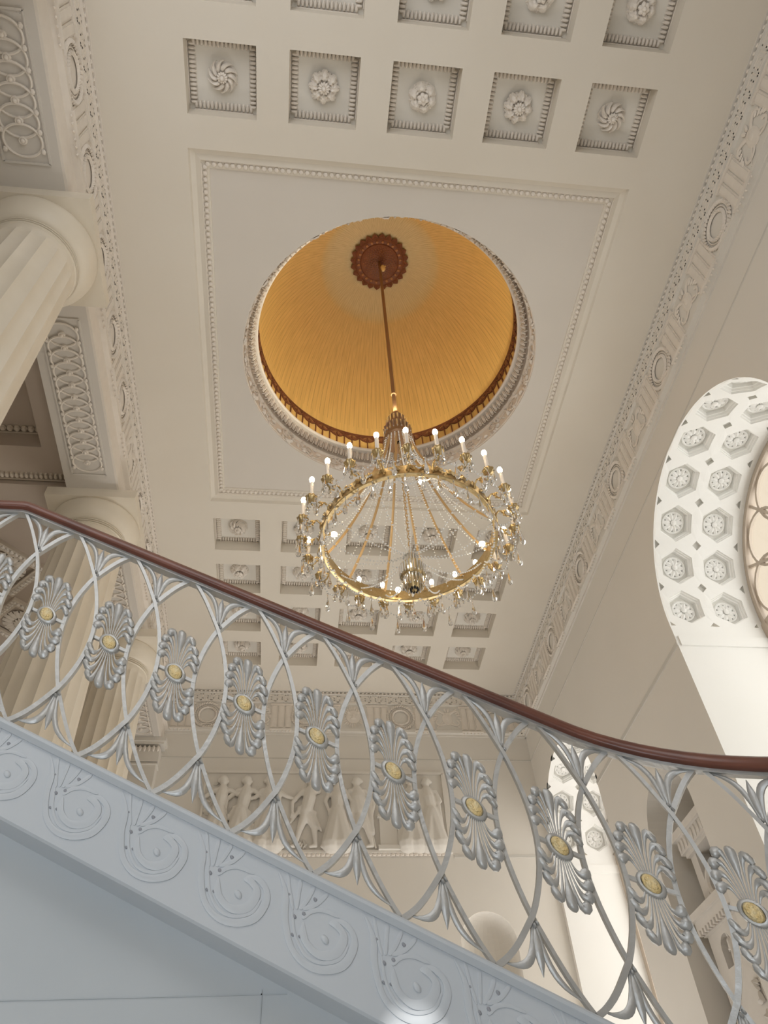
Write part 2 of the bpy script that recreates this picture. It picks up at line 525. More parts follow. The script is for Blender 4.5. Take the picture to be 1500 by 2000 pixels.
def rosette(kind, R=.178):
    mb = MB()
    if kind == 'spiral':
        disc(mb, R * .93, 0, -.022)
        for i in range(10):
            petal(mb, i * 2 * PI / 10, .05, R, .034, .085, nu=9, twist=.75, tipw=.6)
        for i in range(12): petal(mb, i * 2 * PI / 12, .02, .066, .016, .03, base=.065)
    elif kind == 'leafy':
        disc(mb, R * .75, 0, -.02)
        for i in range(8):
            petal(mb, i * PI / 4 + .39, .05, R * .96, .062, .05, nu=12, nv=6, lobes=3, tipw=.3)
        for i in range(8):
            petal(mb, i * PI / 4, .05, R * 1.06, .060, .085, nu=12, nv=6, lobes=3, tipw=.25)
        for i in range(12): petal(mb, i * 2 * PI / 12, .02, .075, .017, .028, base=.075)
    else:
        disc(mb, R * .96, 0, -.022)
        for i in range(6):
            petal(mb, i * PI / 3, .05, R * 1.0, .080, .095, nu=12, nv=8, lobes=4, tipw=.35)
            petal(mb, i * PI / 3 + PI / 6, .09, R * .98, .026, .045, nu=5, tipw=.3)
        for i in range(6): petal(mb, i * PI / 3, .015, .075, .032, .03, base=.08)
    mb.ell((0, 0, -.10), (.028, .028, .03), 10, 6)
    return mb
def tall(mb):
    mb.v = [(x, y, z * 1.55) for x, y, z in mb.v]
    return mb
ROS = {k: tall(rosette(k)).mesh('rosette', M['ros'], ang=50) for k in ('spiral', 'leafy', 'acanthus')}
DEP = 0.25
mb = MB()
o1 = [(-HX, -HY, 0), (HX, -HY, 0), (HX, HY, 0), (-HX, HY, 0)]
o2 = [(-HX, -HY, DEP), (HX, -HY, DEP), (HX, HY, DEP), (-HX, HY, DEP)]
for f in ring_faces(o1, o2): mb.quad(*f)
COFFER = mb.mesh('coffer', M['ceil'], smooth=False)
FIELD = MB().quad(*[(x, y, DEP) for x, y, z in o1]).mesh('coffer_field', M['cground'], smooth=False)
CBEAD = bead_frame(HX - .002, HY - .002, .047, .112, .045, DEP - .008).mesh('bead_moulding', M['orn'])
rows = {2.19: ['spiral', 'leafy', 'acanthus', 'leafy', 'spiral'], 1.027: ['acanthus', 'leafy', 'leafy', 'acanthus', 'acanthus'],
        9.545: ['spiral', 'leafy', 'acanthus', 'leafy', 'spiral'], 10.703: ['acanthus', 'acanthus', 'spiral', 'acanthus', 'acanthus'],
        11.876: ['leafy', 'acanthus', 'leafy', 'acanthus', 'spiral'], 13.0: ['spiral', 'leafy', 'acanthus', 'leafy', 'spiral']}
for y in FARY + NEARY:
    for i, x in enumerate(CXS):
        c = link('coffer', COFFER, ceiling, (x, y, ZC))
        link('coffer_field', FIELD, c)
        link('bead_moulding', CBEAD, c, kind='stuff')
        k = rows.get(y, ['spiral', 'leafy', 'acanthus', 'leafy', 'spiral'])[i]
        link('rosette', ROS[k], c, (0, 0, DEP), (0, 0, random.random() * .3))

# drum of the opening: foliage band, then egg and dart
ZD0, ZD1, ZD2 = ZP, 10.40, 10.62
RD1, RD2 = 2.235, 2.085
mb = MB()
mb.lathe([(RO, ZD0), (RO, ZD0 + .02), (RO - .012, ZD0 + .03), (RD1, ZD1 - .02), (RD1 - .03, ZD1), (RD1 - .03, ZD1 + .02), (RD1 + .01, ZD1 + .025), (RD2 + .06, ZD2 - .02), (RD2 - .01, ZD2 - .018), (RD2 - .03, ZD2), (RD2 - .03, ZD2 + .03), (RD2 + .06, ZD2 + .04)], 128)
obj('drum', mb, M['orn'], ceiling, loc=(CX, CY, 0))
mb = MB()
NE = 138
mb.lathe([(RD1 + .008, ZD1 + .026), (RD2 + .056, ZD2 - .022)], 128)  # dark backing: shade between the eggs is put into its colour
obj('egg_gap_shade', mb, M['gal'], ceiling, loc=(CX, CY, 0))
for k in range(1):
    sl = math.atan2(RD1 - RD2 - .05, ZD2 - ZD1 - .04)
egg = MB()
egg.ell((0, -.01, 0), (.027, .05, .062), 10, 6)
egg.tube([(.036 * math.cos(t), -.022, .082 * math.sin(t) - .004) for t in [PI * 2 * i / 16 for i in range(16)]], .009, 5, closed=True)
egg.prism([(.072 - .010, -.08), (.072 + .010, -.08), (.072 + .004, .05), (.072 - .004, .05)], -.03, .02)
egg.v = [(x * .68, y, z * .92) for x, y, z in egg.v]
EGG = egg.mesh('egg', M['orn'])
for i in range(NE):
    a = 2 * PI * i / NE
    rm = (RD1 - .03 + RD2 + .02) / 2 - .012
    T = Matrix.Translation((CX + rm * math.cos(a), CY + rm * math.sin(a), (ZD1 + ZD2) / 2)) @ Matrix.Rotation(a - PI / 2, 4, 'Z') @ Matrix.Rotation(.28, 4, 'X')
    link('egg', EGG, ceiling, mw=T)
# scrolling foliage of the frieze (one sprig, repeated round the drum)
def leafpatch(mb, P, d, L, w, h, nrm):
    d = Vector(d).normalized(); nrm = Vector(nrm).normalized(); sd = nrm.cross(d)
    P = Vector(P)
    vs = []
    for i in range(5):
        t = i / 4
        ww = w * math.sin(PI * min(1, .15 + .8 * t)) * (0.15 if i == 4 else 1)
        for s_ in (-1, 0, 1):
            vs.append(P + d * (L * t) + sd * (ww * s_) + nrm * (h * math.sin(PI * (.2 + .7 * t)) * (1 if s_ == 0 else .25)))
    mb.add(vs, [(i * 3 + j, i * 3 + j + 1, i * 3 + j + 4, i * 3 + j + 3) for i in range(4) for j in range(2)])
def spiral_pts(c, r0, r1, a0, turns, n, ax=lambda u, v: (u, v, 0)):
    return [ax(c[0] + (r0 + (r1 - r0) * i / n) * math.cos(a0 + turns * 2 * PI * i / n), c[1] + (r0 + (r1 - r0) * i / n) * math.sin(a0 + turns * 2 * PI * i / n)) for i in range(n + 1)]
sp = MB()
ax = lambda u, v: (u, -.026, v)
rr = random.Random(3)
for sgn in (1, -1):
    x0 = -.25 if sgn > 0 else .25
    sp.tube(spiral_pts((x0, .15), .10, .02, -PI / 2 * sgn, 1.25 * sgn, 18, ax), [.013 - .006 * i / 18 for i in range(19)], 5)
    for i in range(9):
        a = rr.random() * 2 * PI
        q = .11 + .02 * rr.random()
        leafpatch(sp, (x0 + q * math.cos(a), -.004, .15 + q * math.sin(a) * .95), (math.cos(a + .9 * sgn), 0, math.sin(a + .9 * sgn)), .08, .024, .042, (0, -1, 0))
    for i in range(6):
        a = 2 * PI * i / 6
        leafpatch(sp, (x0, -.004, .15), (math.cos(a), 0, math.sin(a)), .045, .014, .03, (0, -1, 0))
sp.tube(bez((-.5, -.012, .15), (-.42, -.012, .02), (-.35, -.012, .02), (-.25, -.012, .05), 8), .012, 5)
sp.tube(bez((-.13, -.012, .16), (-.05, -.012, .30), (.05, -.012, .02), (.25, -.012, .25), 8), .012, 5)
for i in range(10):
    x = -.48 + .096 * i
    leafpatch(sp, (x, -.004, .15 + .09 * math.sin(i * 1.9)), (math.cos(i * 2.1), 0, math.sin(i * 2.1)), .095, .028, .045, (0, -1, 0))
SPR = sp.mesh('foliage_scroll', M['orn'])
NSP = 14
for i in range(NSP):
    a = 2 * PI * i / NSP
    # bend the sprig to the drum
    if i == 0:
        for vtx in SPR.vertices:
            u, v, w = vtx.co
            th = u / RD1
            r = RD1 + .005 + v
            vtx.co = (r * math.cos(th), r * math.sin(th), w)
        SPR.update()
    link('foliage_scroll', SPR, ceiling, (CX, CY, ZD0 + .03), (0, 0, a))

# the awning dome
RB, ZB, ZT = 2.10, 10.64, 14.0
prof = []
for i in range(41):
    t = PI / 2 * i / 40
    prof.append((max(.004, RB * math.cos(t) ** 0.92), (ZT - ZB) * math.sin(t) ** 1.06))
mb = MB().lathe([(p[0], p[1]) for p in prof], 144)
dome = obj('dome', mb, M['dome'], ceiling, loc=(CX, CY, ZB), label='golden awning dome with fine brown pleat lines', ang=80)
def dome_r(z):  # radius at height above base
    for (ra, za), (rb, zb) in zip(prof, prof[1:]):
        if za <= z <= zb: return ra + (rb - ra) * (z - za) / max(1e-9, zb - za)
    return prof[-1][0]
# brown valance at the foot of the dome
mb = MB()
za, zb = .36, .395
mb.lathe([(dome_r(z) - .012, z) for z in (za, za + .012, zb)] + [(dome_r(zb) - .012, zb + .02)], 144)
obj('valance_band', mb, M['lotus'], ceiling, loc=(CX, CY, ZB))
NS = 46
sc_ = MB()
th0 = 2 * PI / NS
pts = [(-1 + 2 * i / 10) for i in range(11)]
def on_dome(th, z, off): 
    r = dome_r(max(0, z)) - off
    return (r * math.cos(th), r * math.sin(th), z)
def swag(u): return za - .125 * math.sqrt(max(0, 1 - u * u))
for u0, u1 in zip(pts, pts[1:]):
    sc_.quad(on_dome(u0 * th0 / 2, swag(u0), .008), on_dome(u1 * th0 / 2, swag(u1), .008), on_dome(u1 * th0 / 2, za, .008), on_dome(u0 * th0 / 2, za, .008))
sc_.tube([on_dome(u * th0 / 2, swag(u), .014) for u in pts], .012, 4)
SCA = sc_.mesh('scallop', M['lotus'], smooth=False)
rib = MB()
for k in range(-3, 4):
    a = PI / 2 + k * .36
    u = math.cos(a) * .8
    rib.tube([on_dome(math.cos(a) * .25 * th0 / 2, za - .02, .013), on_dome(u * th0 / 2, swag(u) * .75 + za * .25 - .02, .013)], .006, 4)
RIB = rib.mesh('scallop_rib', M['lotus2'])
post = MB()
post.tube([on_dome(0, .0, .012), on_dome(0, za - .02, .012)], .009, 4)
POST = post.mesh('valance_post', M['lotus'])
for i in range(NS):
    a = th0 * i
    s_ = link('scallop', SCA, ceiling, (CX, CY, ZB), (0, 0, a))
    link('scallop_rib', RIB, s_)
    link('valance_post', POST, ceiling, (CX, CY, ZB), (0, 0, a + th0 / 2))
    link('valance_post', POST, ceiling, (CX, CY, ZB), (0, 0, a))
# lotus medallion at the crown of the dome
lot = MB()
lot.lathe([(.47, -.10), (.47, -.15), (.45, -.165), (.43, -.15), (.37, -.15), (.355, -.17), (.33, -.15), (.02, -.13)], 48)
lotus = obj('lotus_rosette', lot, M['lotus'], ceiling, loc=(CX, CY, ZT), label='dark brown lotus medallion with a dotted centre')
pt = MB(); pt.add([(.46, -.058, 0), (.50, -.062, -.012), (.535, -.03, -.004), (.56, 0, 0), (.535, .03, -.004), (.50, .062, -.012), (.46, .058, 0), (.50, 0, .022)], [(0, 1, 7), (1, 2, 7), (2, 3, 7), (3, 4, 7), (4, 5, 7), (5, 6, 7), (6, 0, 7)])
PT = pt.mesh('lotus_petal', M['lotus'])
pi_ = MB(); pi_.ell((.52, 0, .0), (.022, .03, .012), 8, 4)
fl = MB(); fl.ell((.40, 0, -.158), (.03, .028, .018), 8, 4)
FLU = fl.mesh('lotus_flute', M['lotus2'])
for i in range(24):
    a = 2 * PI * i / 24
    link('lotus_petal', PT, lotus, (0, 0, -.15), (0, 0, a))
    link('lotus_flute', FLU, lotus, None, (0, 0, a + .06))
dots = MB()
for i in range(150):
    r = .31 * math.sqrt((i + .5) / 150); a = i * 2.399963
    dots.ell((r * math.cos(a), r * math.sin(a), -.146), (.011, .011, .012), 6, 4)
obj('lotus_seeds', dots, M['lotus2'], lotus, kind='stuff')

# ------------------------------------------------------------------ entablatures
WRE = MB()
rr = random.Random(5)
for i in range(34):
    a = 2 * PI * i / 34
    for k in range(2):
        r = .235 + (.035 if k else -.03)
        d = (-math.sin(a) + .7 * (1 if k else -1) * math.cos(a), 0.0, math.cos(a) + .7 * (1 if k else -1) * math.sin(a))
        leafpatch(WRE, (r * math.cos(a), .01, r * math.sin(a)), d, .085, .026, .05, (0, 1, 0))
WRE.tube([(.235 * math.cos(2 * PI * i / 24), .015, .235 * math.sin(2 * PI * i / 24)) for i in range(24)], .010, 5, closed=True)
for k in (-1, 1):
    WRE.tube(bez((0, .02, -.235), (.05 * k, .03, -.25), (.10 * k, .03, -.21), (.15 * k, .02, -.265), 6), [.018, .02, .02, .018, .016, .013, .008], 5)
WREATH = WRE.mesh('wreath', M['orn'])
LI = MB()
for i in range(26):
    a = 2 * PI * i / 26
    leafpatch(LI, (.16 * math.cos(a), .0, .16 * math.sin(a)), (math.cos(a), 0, math.sin(a)), .12, .022, .04, (0, 1, 0))
LI.ell((0, .02, 0), (.165, .06, .165), 20, 8)
LI.ell((0, .08, -.03), (.05, .04, .045), 8, 6); LI.ell((0, .075, .02), (.025, .04, .06), 8, 6)
for k in (-1, 1):
    LI.ell((.055 * k, .07, .04), (.03, .02, .018), 8, 5); LI.ell((.04 * k, .075, -.05), (.035, .03, .025), 8, 5); LI.ell((.11 * k, .05, .11), (.035, .03, .035), 8, 5)
LION = LI.mesh('lion_roundel', M['orn'])
TR = MB()
TR.ell((0, .01, .0), (.12, .05, .17), 12, 6)
TR.ell((0, .04, .02), (.055, .04, .08), 10, 6)
for k in (-1, 1):
    TR.tube([(-.26 * k, .01, -.24), (.22 * k, .02, .24)], [.014, .016], 5)
    TR.tube(bez((.06 * k, .02, .10), (.20 * k, .04, .26), (.34 * k, .04, .16), (.24 * k, .02, .05), 9), [.03, .032, .032, .03, .028, .026, .022, .018, .014, .01], 6)
    TR.tube(bez((.05 * k, .02, -.12), (.18 * k, .03, -.26), (.34 * k, .03, -.12), (.22 * k, .02, -.05), 9), [.022] * 10, 5)
    for i in range(5):
        leafpatch(TR, (.15 * k + .03 * i * k, .01, .18 - .05 * i), (k, 0, .6 - .3 * i), .10, .03, .05, (0, 1, 0))
    leafpatch(TR, (.02 * k, .02, .16), (.3 * k, 0, 1), .12, .03, .05, (0, 1, 0))
TROPHY = TR.mesh('trophy_relief', M['orn'])
TG = MB()
for k in (-1, 0, 1):
    x = .155 * k
    TG.prism([(x - .07, -.29), (x + .07, -.29), (x + .07, .26), (x - .07, .26)], 0, .012)
    TG.prism([(x - .046, -.285), (x + .046, -.285), (x + .046, .255), (x - .046, .255)], .012, .024)
TG.prism([(-.245, .26), (.245, .26), (.245, .31), (-.245, .31)], 0, .034)
TRIG = TG.mesh('triglyph', M['orn'], smooth=False)
GU = MB()
for i in range(6):
    GU.ell((-.2 + .08 * i, .045, -.395), (.016, .014, .024), 6, 4)
GU.box((0, .055, -.365), (.48, .05, .02))
GUT = GU.mesh('guttae', M['orn'], smooth=False)

def key_units(mb, t0, t1, z0, z1, d):
    h = z1 - z0; p = h * 1.35; n = int((t1 - t0) / p); p = (t1 - t0) / n
    e = h * .11
    for i in range(n):
        a = t0 + i * p
        segs = [((0, .06), (1, .06)), ((.12, .06), (.12, .94)), ((.12, .94), (.88, .94)), ((.88, .94), (.88, .34)), ((.88, .34), (.42, .34)), ((.42, .34), (.42, .64)), ((.42, .64), (.64, .64))]
        for (u0, v0), (u1, v1) in segs:
            A = (a + u0 * p, z0 + v0 * h); B = (a + u1 * p, z0 + v1 * h)
            mb.box(((A[0] + B[0]) / 2, d, (A[1] + B[1]) / 2), (abs(A[0] - B[0]) + e, .02, abs(A[1] - B[1]) + e))

def entablature(name, label, mw, t0, t1, mets, trigs, zbot=8.95, pm='wall'):
    root = link(name, None, None, mw=mw, label=label, cat='trim', kind='structure')
    prof = [(.0, zbot), (.03, zbot), (.03, 8.99), (.10, 9.0), (.10, 9.06), (.05, 9.08), (.05, 9.70), (.09, 9.715), (.09, 9.925), (.12, 9.93), (.12, 9.942), (.085, 9.944), (.085, 9.990), (.14, 9.992), (.14, 10.0)]
    mb = MB()
    for (d0, z0), (d1, z1) in zip(prof, prof[1:]):
        mb.quad((t0, d0, z0), (t1, d0, z0), (t1, d1, z1), (t0, d1, z1))
    mb.add([(t0, d, z) for d, z in prof] + [(t0, 0, 10.0)], [tuple(range(len(prof) + 1))])
    mb.add([(t1, d, z) for d, z in prof] + [(t1, 0, 10.0)], [tuple(range(len(prof) + 1))])
    obj('cornice', mb, M[pm], root, smooth=False)
    mb = MB(); key_units(mb, t0, t1, 9.735, 9.905, .0835)
    obj('greek_key_band', mb, M['orn'], root, smooth=False, kind='stuff')
    mb = MB()
    n = int((t1 - t0) / .09)
    for i in range(n):
        mb.ell((t0 + (i + .5) * (t1 - t0) / n, .105, 9.967), (.033, .03, .023), 6, 4)
    obj('bead_moulding', mb, M['orn'], root, kind='stuff')
    for t, me in mets: link(me.name.split('.')[0], me, root, (t, .05, 9.385)).scale = (1, .75 if me is WREATH else .40, 1)
    for t in trigs:
        link('triglyph', TRIG, root, (t, .05, 9.38)); link('guttae', GUT, root, (t, .05, 9.38))
    return root
mR = Matrix(((0, -1, 0, XR), (1, 0, 0, 0), (0, 0, 1, 0), (0, 0, 0, 1)))
mL = Matrix(((0, 1, 0, -2.78), (-1, 0, 0, 0), (0, 0, 1, 0), (0, 0, 0, 1)))
mF = Matrix(((-1, 0, 0, 0), (0, -1, 0, YF), (0, 0, 1, 0), (0, 0, 0, 1)))
P_ = 1.055
mets = [(5.23 + P_ * k, WREATH if k % 2 == 0 else TROPHY) for k in range(-4, 9)]
trig = [5.23 + P_ * (k + .5) for k in range(-5, 9)]
entablature('trim_1', 'carved frieze of wreaths and triglyphs above the window wall', mR, YN, YF, [m for m in mets if m[0] < YF - .3], [t for t in trig if t < YF - .2])
metl = [(-5.29 - P_ * k, TROPHY if k == 2 else WREATH) for k in range(-4, 9)]
entablature('trim_2', 'carved frieze above the fluted columns', mL, -YF, -YN, [m for m in metl if m[0] > -YF + .3], [-5.29 - P_ * (k + .5) for k in range(-5, 8)], zbot=8.67, pm='orn')  # cornice lighter than the others: light it catches is put into the colour
metf = [(-1.28 - 1.06 * k, {0: LION, 1: WREATH, 2: TROPHY, 3: WREATH, -3: WREATH, -1: WREATH, -2: TROPHY}[k]) for k in range(-3, 4)]
entablature('trim_3', 'carved frieze with a lion mask roundel on the end wall', mF, -XR, 2.78, metf, [-1.28 - 1.06 * (k + .5) for k in range(-4, 4)])

# beam over the columns with the guilloche soffit
mb = MB()
xa, xb, zs = -3.50, -2.78, 8.67
mb.quad((xa, YN, zs), (xb + .0, YN, zs), (xb, YF, zs), (xa, YF, zs))
mb.quad((xa, YN, zs), (xa, YF, zs), (xa, YF, ZC), (xa, YN, ZC))
beam = obj('trim_4', mb, M['soffit'], smooth=False, kind='structure', cat='beam', label='stone beam on the columns with interlaced rope carving underneath')
XC = -3.127
COLY = [0.57, 3.79, 8.09, 11.29]
rd = MB(); rd.lathe([(.045, 0), (.045, -.014), (.036, -.032), (.024, -.026), (.020, -.034), (.012, -.046), (.001, -.048)], 14)
ROUND = rd.mesh('roundel', M['orn'])
gr_ = MB(); gr_.tube([(.198 * math.cos(t), .165 * math.sin(t), 0) for t in [2 * PI * i / 28 for i in range(28)]], .0145, 6, closed=True, up=(0, 0, 1))
GRING = gr_.mesh('guilloche_ring', M['orn'])
bays = [(1.35, 3.0), (4.58, 7.30), (8.88, 10.50), (12.08, 14.2)]
for a, b in bays:
    a += .12; b -= .12
    pw = .24
    # sunk panel
    mb = MB()
    for x in (XC - pw, XC + pw): mb.box((x, (a + b) / 2, zs - .008), (.022, b - a, .018))
    for y in (a, b): mb.box((XC, y, zs - .008), (2 * pw, .022, .018))
    obj('soffit_frame', mb, M['soffit'], beam, smooth=False)
    a += .10; b -= .10
    n = max(3, round((b - a - .1) / .18)); p = (b - a - .06) / n
    for t in range(n):
        link('guilloche_ring', GRING, beam, (XC, a + .03 + p * (t + .5), zs - .012), (.05, 0, 0))
    mb = MB()
    for t in range(n + 1):
        for k in (-1, 1):
            mb.ell((XC + k * .195, a + .03 + p * t, zs - .02), (.026, .032, .024), 6, 4)
    obj('guilloche_knots', mb, M['orn'], beam, kind='stuff')
    for t in range(n):
        link('roundel', ROUND, beam, (XC, a + .03 + p * (t + .5), zs))

# gallery ceiling behind the columns
ZG = 9.0
gx0, gx1 = XL, xa
gal = empty('ceiling.001', (0, 0, 0), kind='structure', cat='ceiling', label='dim gallery ceiling behind the columns with diamond coffers')
mb = MB()
p0, p1, q0, q1 = gx0 + .5, -3.86, 4.35, 6.98
for (x0, x1, y0, y1) in ((gx0, gx1, YN, q0), (gx0, gx1, q1, YF), (gx0, p0, q0, q1), (p1, gx1, q0, q1)):
    mb.quad((x0, y0, ZG), (x1, y0, ZG), (x1, y1, ZG), (x0, y1, ZG))
A = [(p0, q0, ZG), (p1, q0, ZG), (p1, q1, ZG), (p0, q1, ZG)]
B = [(x, y, ZG + .35) for x, y, z in A]
for f in ring_faces(A, B): mb.quad(*f)
mb.quad(*B)
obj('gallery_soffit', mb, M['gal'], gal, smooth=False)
b = bead_frame((p1 - p0) / 2 - .01, (q1 - q0) / 2 - .01, .10, .12, .05, 0)
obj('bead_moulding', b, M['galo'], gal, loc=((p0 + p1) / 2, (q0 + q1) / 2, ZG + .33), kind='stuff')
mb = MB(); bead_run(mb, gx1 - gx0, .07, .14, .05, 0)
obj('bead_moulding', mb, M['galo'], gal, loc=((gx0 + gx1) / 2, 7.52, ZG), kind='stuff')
mb = MB().box(((gx0 + gx1) / 2, 8.2, ZG - .05), (gx1 - gx0, 1.15, .1))
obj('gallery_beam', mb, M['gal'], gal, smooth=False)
dm = MB()
hd = .70
def dia(h, z): return [(h, 0, z), (0, h, z), (-h, 0, z), (0, -h, z)]
for A, B in ((dia(hd, 0), dia(hd, -.07)), (dia(hd, -.07), dia(hd - .19, -.07)), (dia(hd - .19, -.07), dia(hd - .19, -.02))):
    for f in ring_faces(A, B): dm.quad(*f)
DIA = dm.mesh('diamond_frame', M['galo'], smooth=False)
df = MB()
rr = random.Random(9)
for k in range(4):
    T = Matrix.Rotation(k * PI / 2, 4, 'Z')
    for i in range(11):
        t = (i + .5) / 11
        x, y = (hd - .09) * (1 - t), (hd - .09) * t
        b = MB(); leafpatch(b, (x, y, -.07), (-1, 1, 0), .075, .035, .03, (0, 0, -1)); df.add(b.v, b.f, T)
        b = MB(); leafpatch(b, (x + .03, y + .03, -.07), (-1, .2, 0), .05, .02, .025, (0, 0, -1)); df.add(b.v, b.f, T)
DIAF = df.mesh('diamond_carving', M['orn'])
sh = MB()
for i in range(18):
    petal(sh, 2 * PI * i / 18, .16, .345, .055, .05, nu=5, nv=2, tipw=.9)
for i in range(14): petal(sh, 2 * PI * i / 14, .05, .17, .03, .05, nu=4, nv=2, base=.02)
sh.ell((0, 0, -.06), (.05, .05, .03), 10, 5)
SHELL = sh.mesh('shell_rosette', M['orn'])
for dx in (-4.93, -6.35):
    for k in range(4):
        c = link('diamond_frame', DIA, gal, (dx, 9.52 + 1.46 * k, ZG))
        link('diamond_carving', DIAF, c); link('shell_rosette', SHELL, c, (0, 0, -.01))

# ------------------------------------------------------------------ window reveals with hexagonal coffers
def hexcell(w, h, R, cut):
    """cell (u along the depth, v along the arc) as list of polygons (pts(u,v,d), kind)"""
    oc = []
    for sx, sy in ((1, -1), (1, 1), (-1, 1), (-1, -1)):
        a = (sx * (w / 2 - cut), sy * h / 2); b = (sx * w / 2, sy * (h / 2 - cut))
        oc += [b, a] if sx * sy > 0 else [a, b]
    # octagon starts at (w/2-cut,-h/2),(w/2,-h/2+cut),(w/2,h/2-cut)...
    hx = [(R * math.cos(PI / 6 + PI / 3 * i), R * math.sin(PI / 6 + PI / 3 * i)) for i in range(6)]
    return oc, hx
def reveal(root, arch, dep, angs, cols, Rh, name_m):
    uc, r, zs, zb = arch
    n_side = 2
    def P(u, th, d=0.0):
        # th angle from +y side; u depth into the wall
        return (XR + u, uc + (r + d) * math.cos(th), zs + (r + d) * math.sin(th))
    mb = MB(); mh = MB()
    # plain jambs, split for the imposts
    for s_ in (-1, 1):
        y = uc + s_ * r
        mb.quad((XR, y, zb), (XR + dep, y, zb), (XR + dep, y, zs), (XR, y, zs))
    mb.quad((XR, uc - r, zb), (XR + dep, uc - r, zb), (XR + dep, uc + r, zb), (XR, uc + r, zb))
    # vault: bands in v
    da = angs[1] - angs[0]
    w = cols[1] - cols[0]
    u_edges = (cols[0] - w / 2, cols[-1] + w / 2)
    v0, v1 = angs[0] - da / 2, angs[-1] + da / 2
    def patch(ua, ub, va, vb, n):
        for i in range(n):
            a, b = va + (vb - va) * i / n, va + (vb - va) * (i + 1) / n
            mb.quad(P(ua, a), P(ub, a), P(ub, b), P(ua, b))
    patch(0, dep, 0, v0, 3) if v0 > 0 else None
    patch(0, dep, v1, PI, 3)
    patch(0, u_edges[0], v0, v1, 40); patch(u_edges[1], dep, v0, v1, 40)
    hgt = da * r
    cut = .07
    cells = []
    for c in cols:
        for a in angs:
            cells.append((c, a))
    D = .13
    for c, a in cells:
        Q = lambda u, v, d=0: P(c + u, a + v / r, d)
        # octagon (split sides at midpoint for curvature) and hexagon with 12 points each
        W2, H2 = w / 2, hgt / 2
        oc = [(W2, 0), (W2, H2 - cut), (W2 - cut, H2), (0, H2), (-W2 + cut, H2), (-W2, H2 - cut), (-W2, 0), (-W2, -H2 + cut), (-W2 + cut, -H2), (0, -H2), (W2 - cut, -H2), (W2, -H2 + cut)]
        hx = []
        for i in range(12):
            an = 2 * PI * i / 12
            rr_ = Rh * (1 if i % 2 == 1 else math.cos(PI / 6))
            hx.append((rr_ * math.cos(an), rr_ * math.sin(an)))
        n = 12
        for i in range(n):
            j = (i + 1) % n
            mb.add([Q(*oc[i]), Q(*oc[j]), Q(*hx[j]), Q(*hx[i])], [(0, 1, 2, 3)])
        # sunk corner pieces (diamonds between the hexagons, triangles at the edges)
        for sx, sy in ((1, 1), (-1, 1), (-1, -1), (1, -1)):
            A = Q(sx * W2, sy * (H2 - cut)); B = Q(sx * (W2 - cut), sy * H2)
            A2 = Q(sx * W2, sy * (H2 - cut), .05); B2 = Q(sx * (W2 - cut), sy * H2, .05); C2 = Q(sx * W2, sy * H2, .05)
            mh.quad(A, B, B2, A2); mh.add([A2, B2, C2], [(0, 1, 2)])
            if (c == cols[0] and sx < 0) or (c == cols[-1] and sx > 0):
                mh.quad(A, Q(sx * W2, sy * H2), C2, A2)
        # hexagonal coffer: part with field and flower
        cm = MB(); fm = MB()
        rings = [(1.0, 0), (.985, .03), (.93, .035), (.91, .065), (.85, .07), (.82, D)]
        for (k0, d0), (k1, d1) in zip(rings, rings[1:]):
            for i in range(n):
                j = (i + 1) % n
                cm.quad(Q(hx[i][0] * k0, hx[i][1] * k0, d0), Q(hx[j][0] * k0, hx[j][1] * k0, d0), Q(hx[j][0] * k1, hx[j][1] * k1, d1), Q(hx[i][0] * k1, hx[i][1] * k1, d1))
        fm.add([Q(p[0] * .82, p[1] * .82, D) for p in hx], [tuple(range(12))])
        cc = obj('hexagonal_coffer', cm, M['jamb'], root, smooth=False)
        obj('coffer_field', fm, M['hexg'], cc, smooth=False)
        # flower frame: local z points out of the wall (towards the axis is -d)
        o_ = Vector(Q(0, 0, D)); e1 = Vector((1, 0, 0)); e3 = (Vector(Q(0, 0, D + .1)) - o_).normalized(); e2 = e3.cross(e1)
        T = Matrix(((e1.x, e2.x, e3.x, o_.x), (e1.y, e2.y, e3.y, o_.y), (e1.z, e2.z, e3.z, o_.z), (0, 0, 0, 1)))
        link('hexagon_flower', HEXF, cc, mw=T)
    obj('reveal', mb, M['jamb'], root, smooth=False)
    obj('small_sunk_panels', mh, M['hexg'], root, smooth=False, kind='stuff')
    return P
hf = MB()
hf.lathe([(.12, 0), (.125, -.02), (.112, -.03), (.10, -.012)], 20)
for i in range(10): petal(hf, 2 * PI * i / 10, .03, .112, .027, .04, nu=4, nv=2, tipw=.6)
hf.ell((0, 0, -.035), (.032, .032, .02), 10, 5)
hf.v = [(x * 1.35, y * 1.35, z * 1.3) for x, y, z in hf.v]
HEXF = hf.mesh('hexagon_flower', M['jamb'])

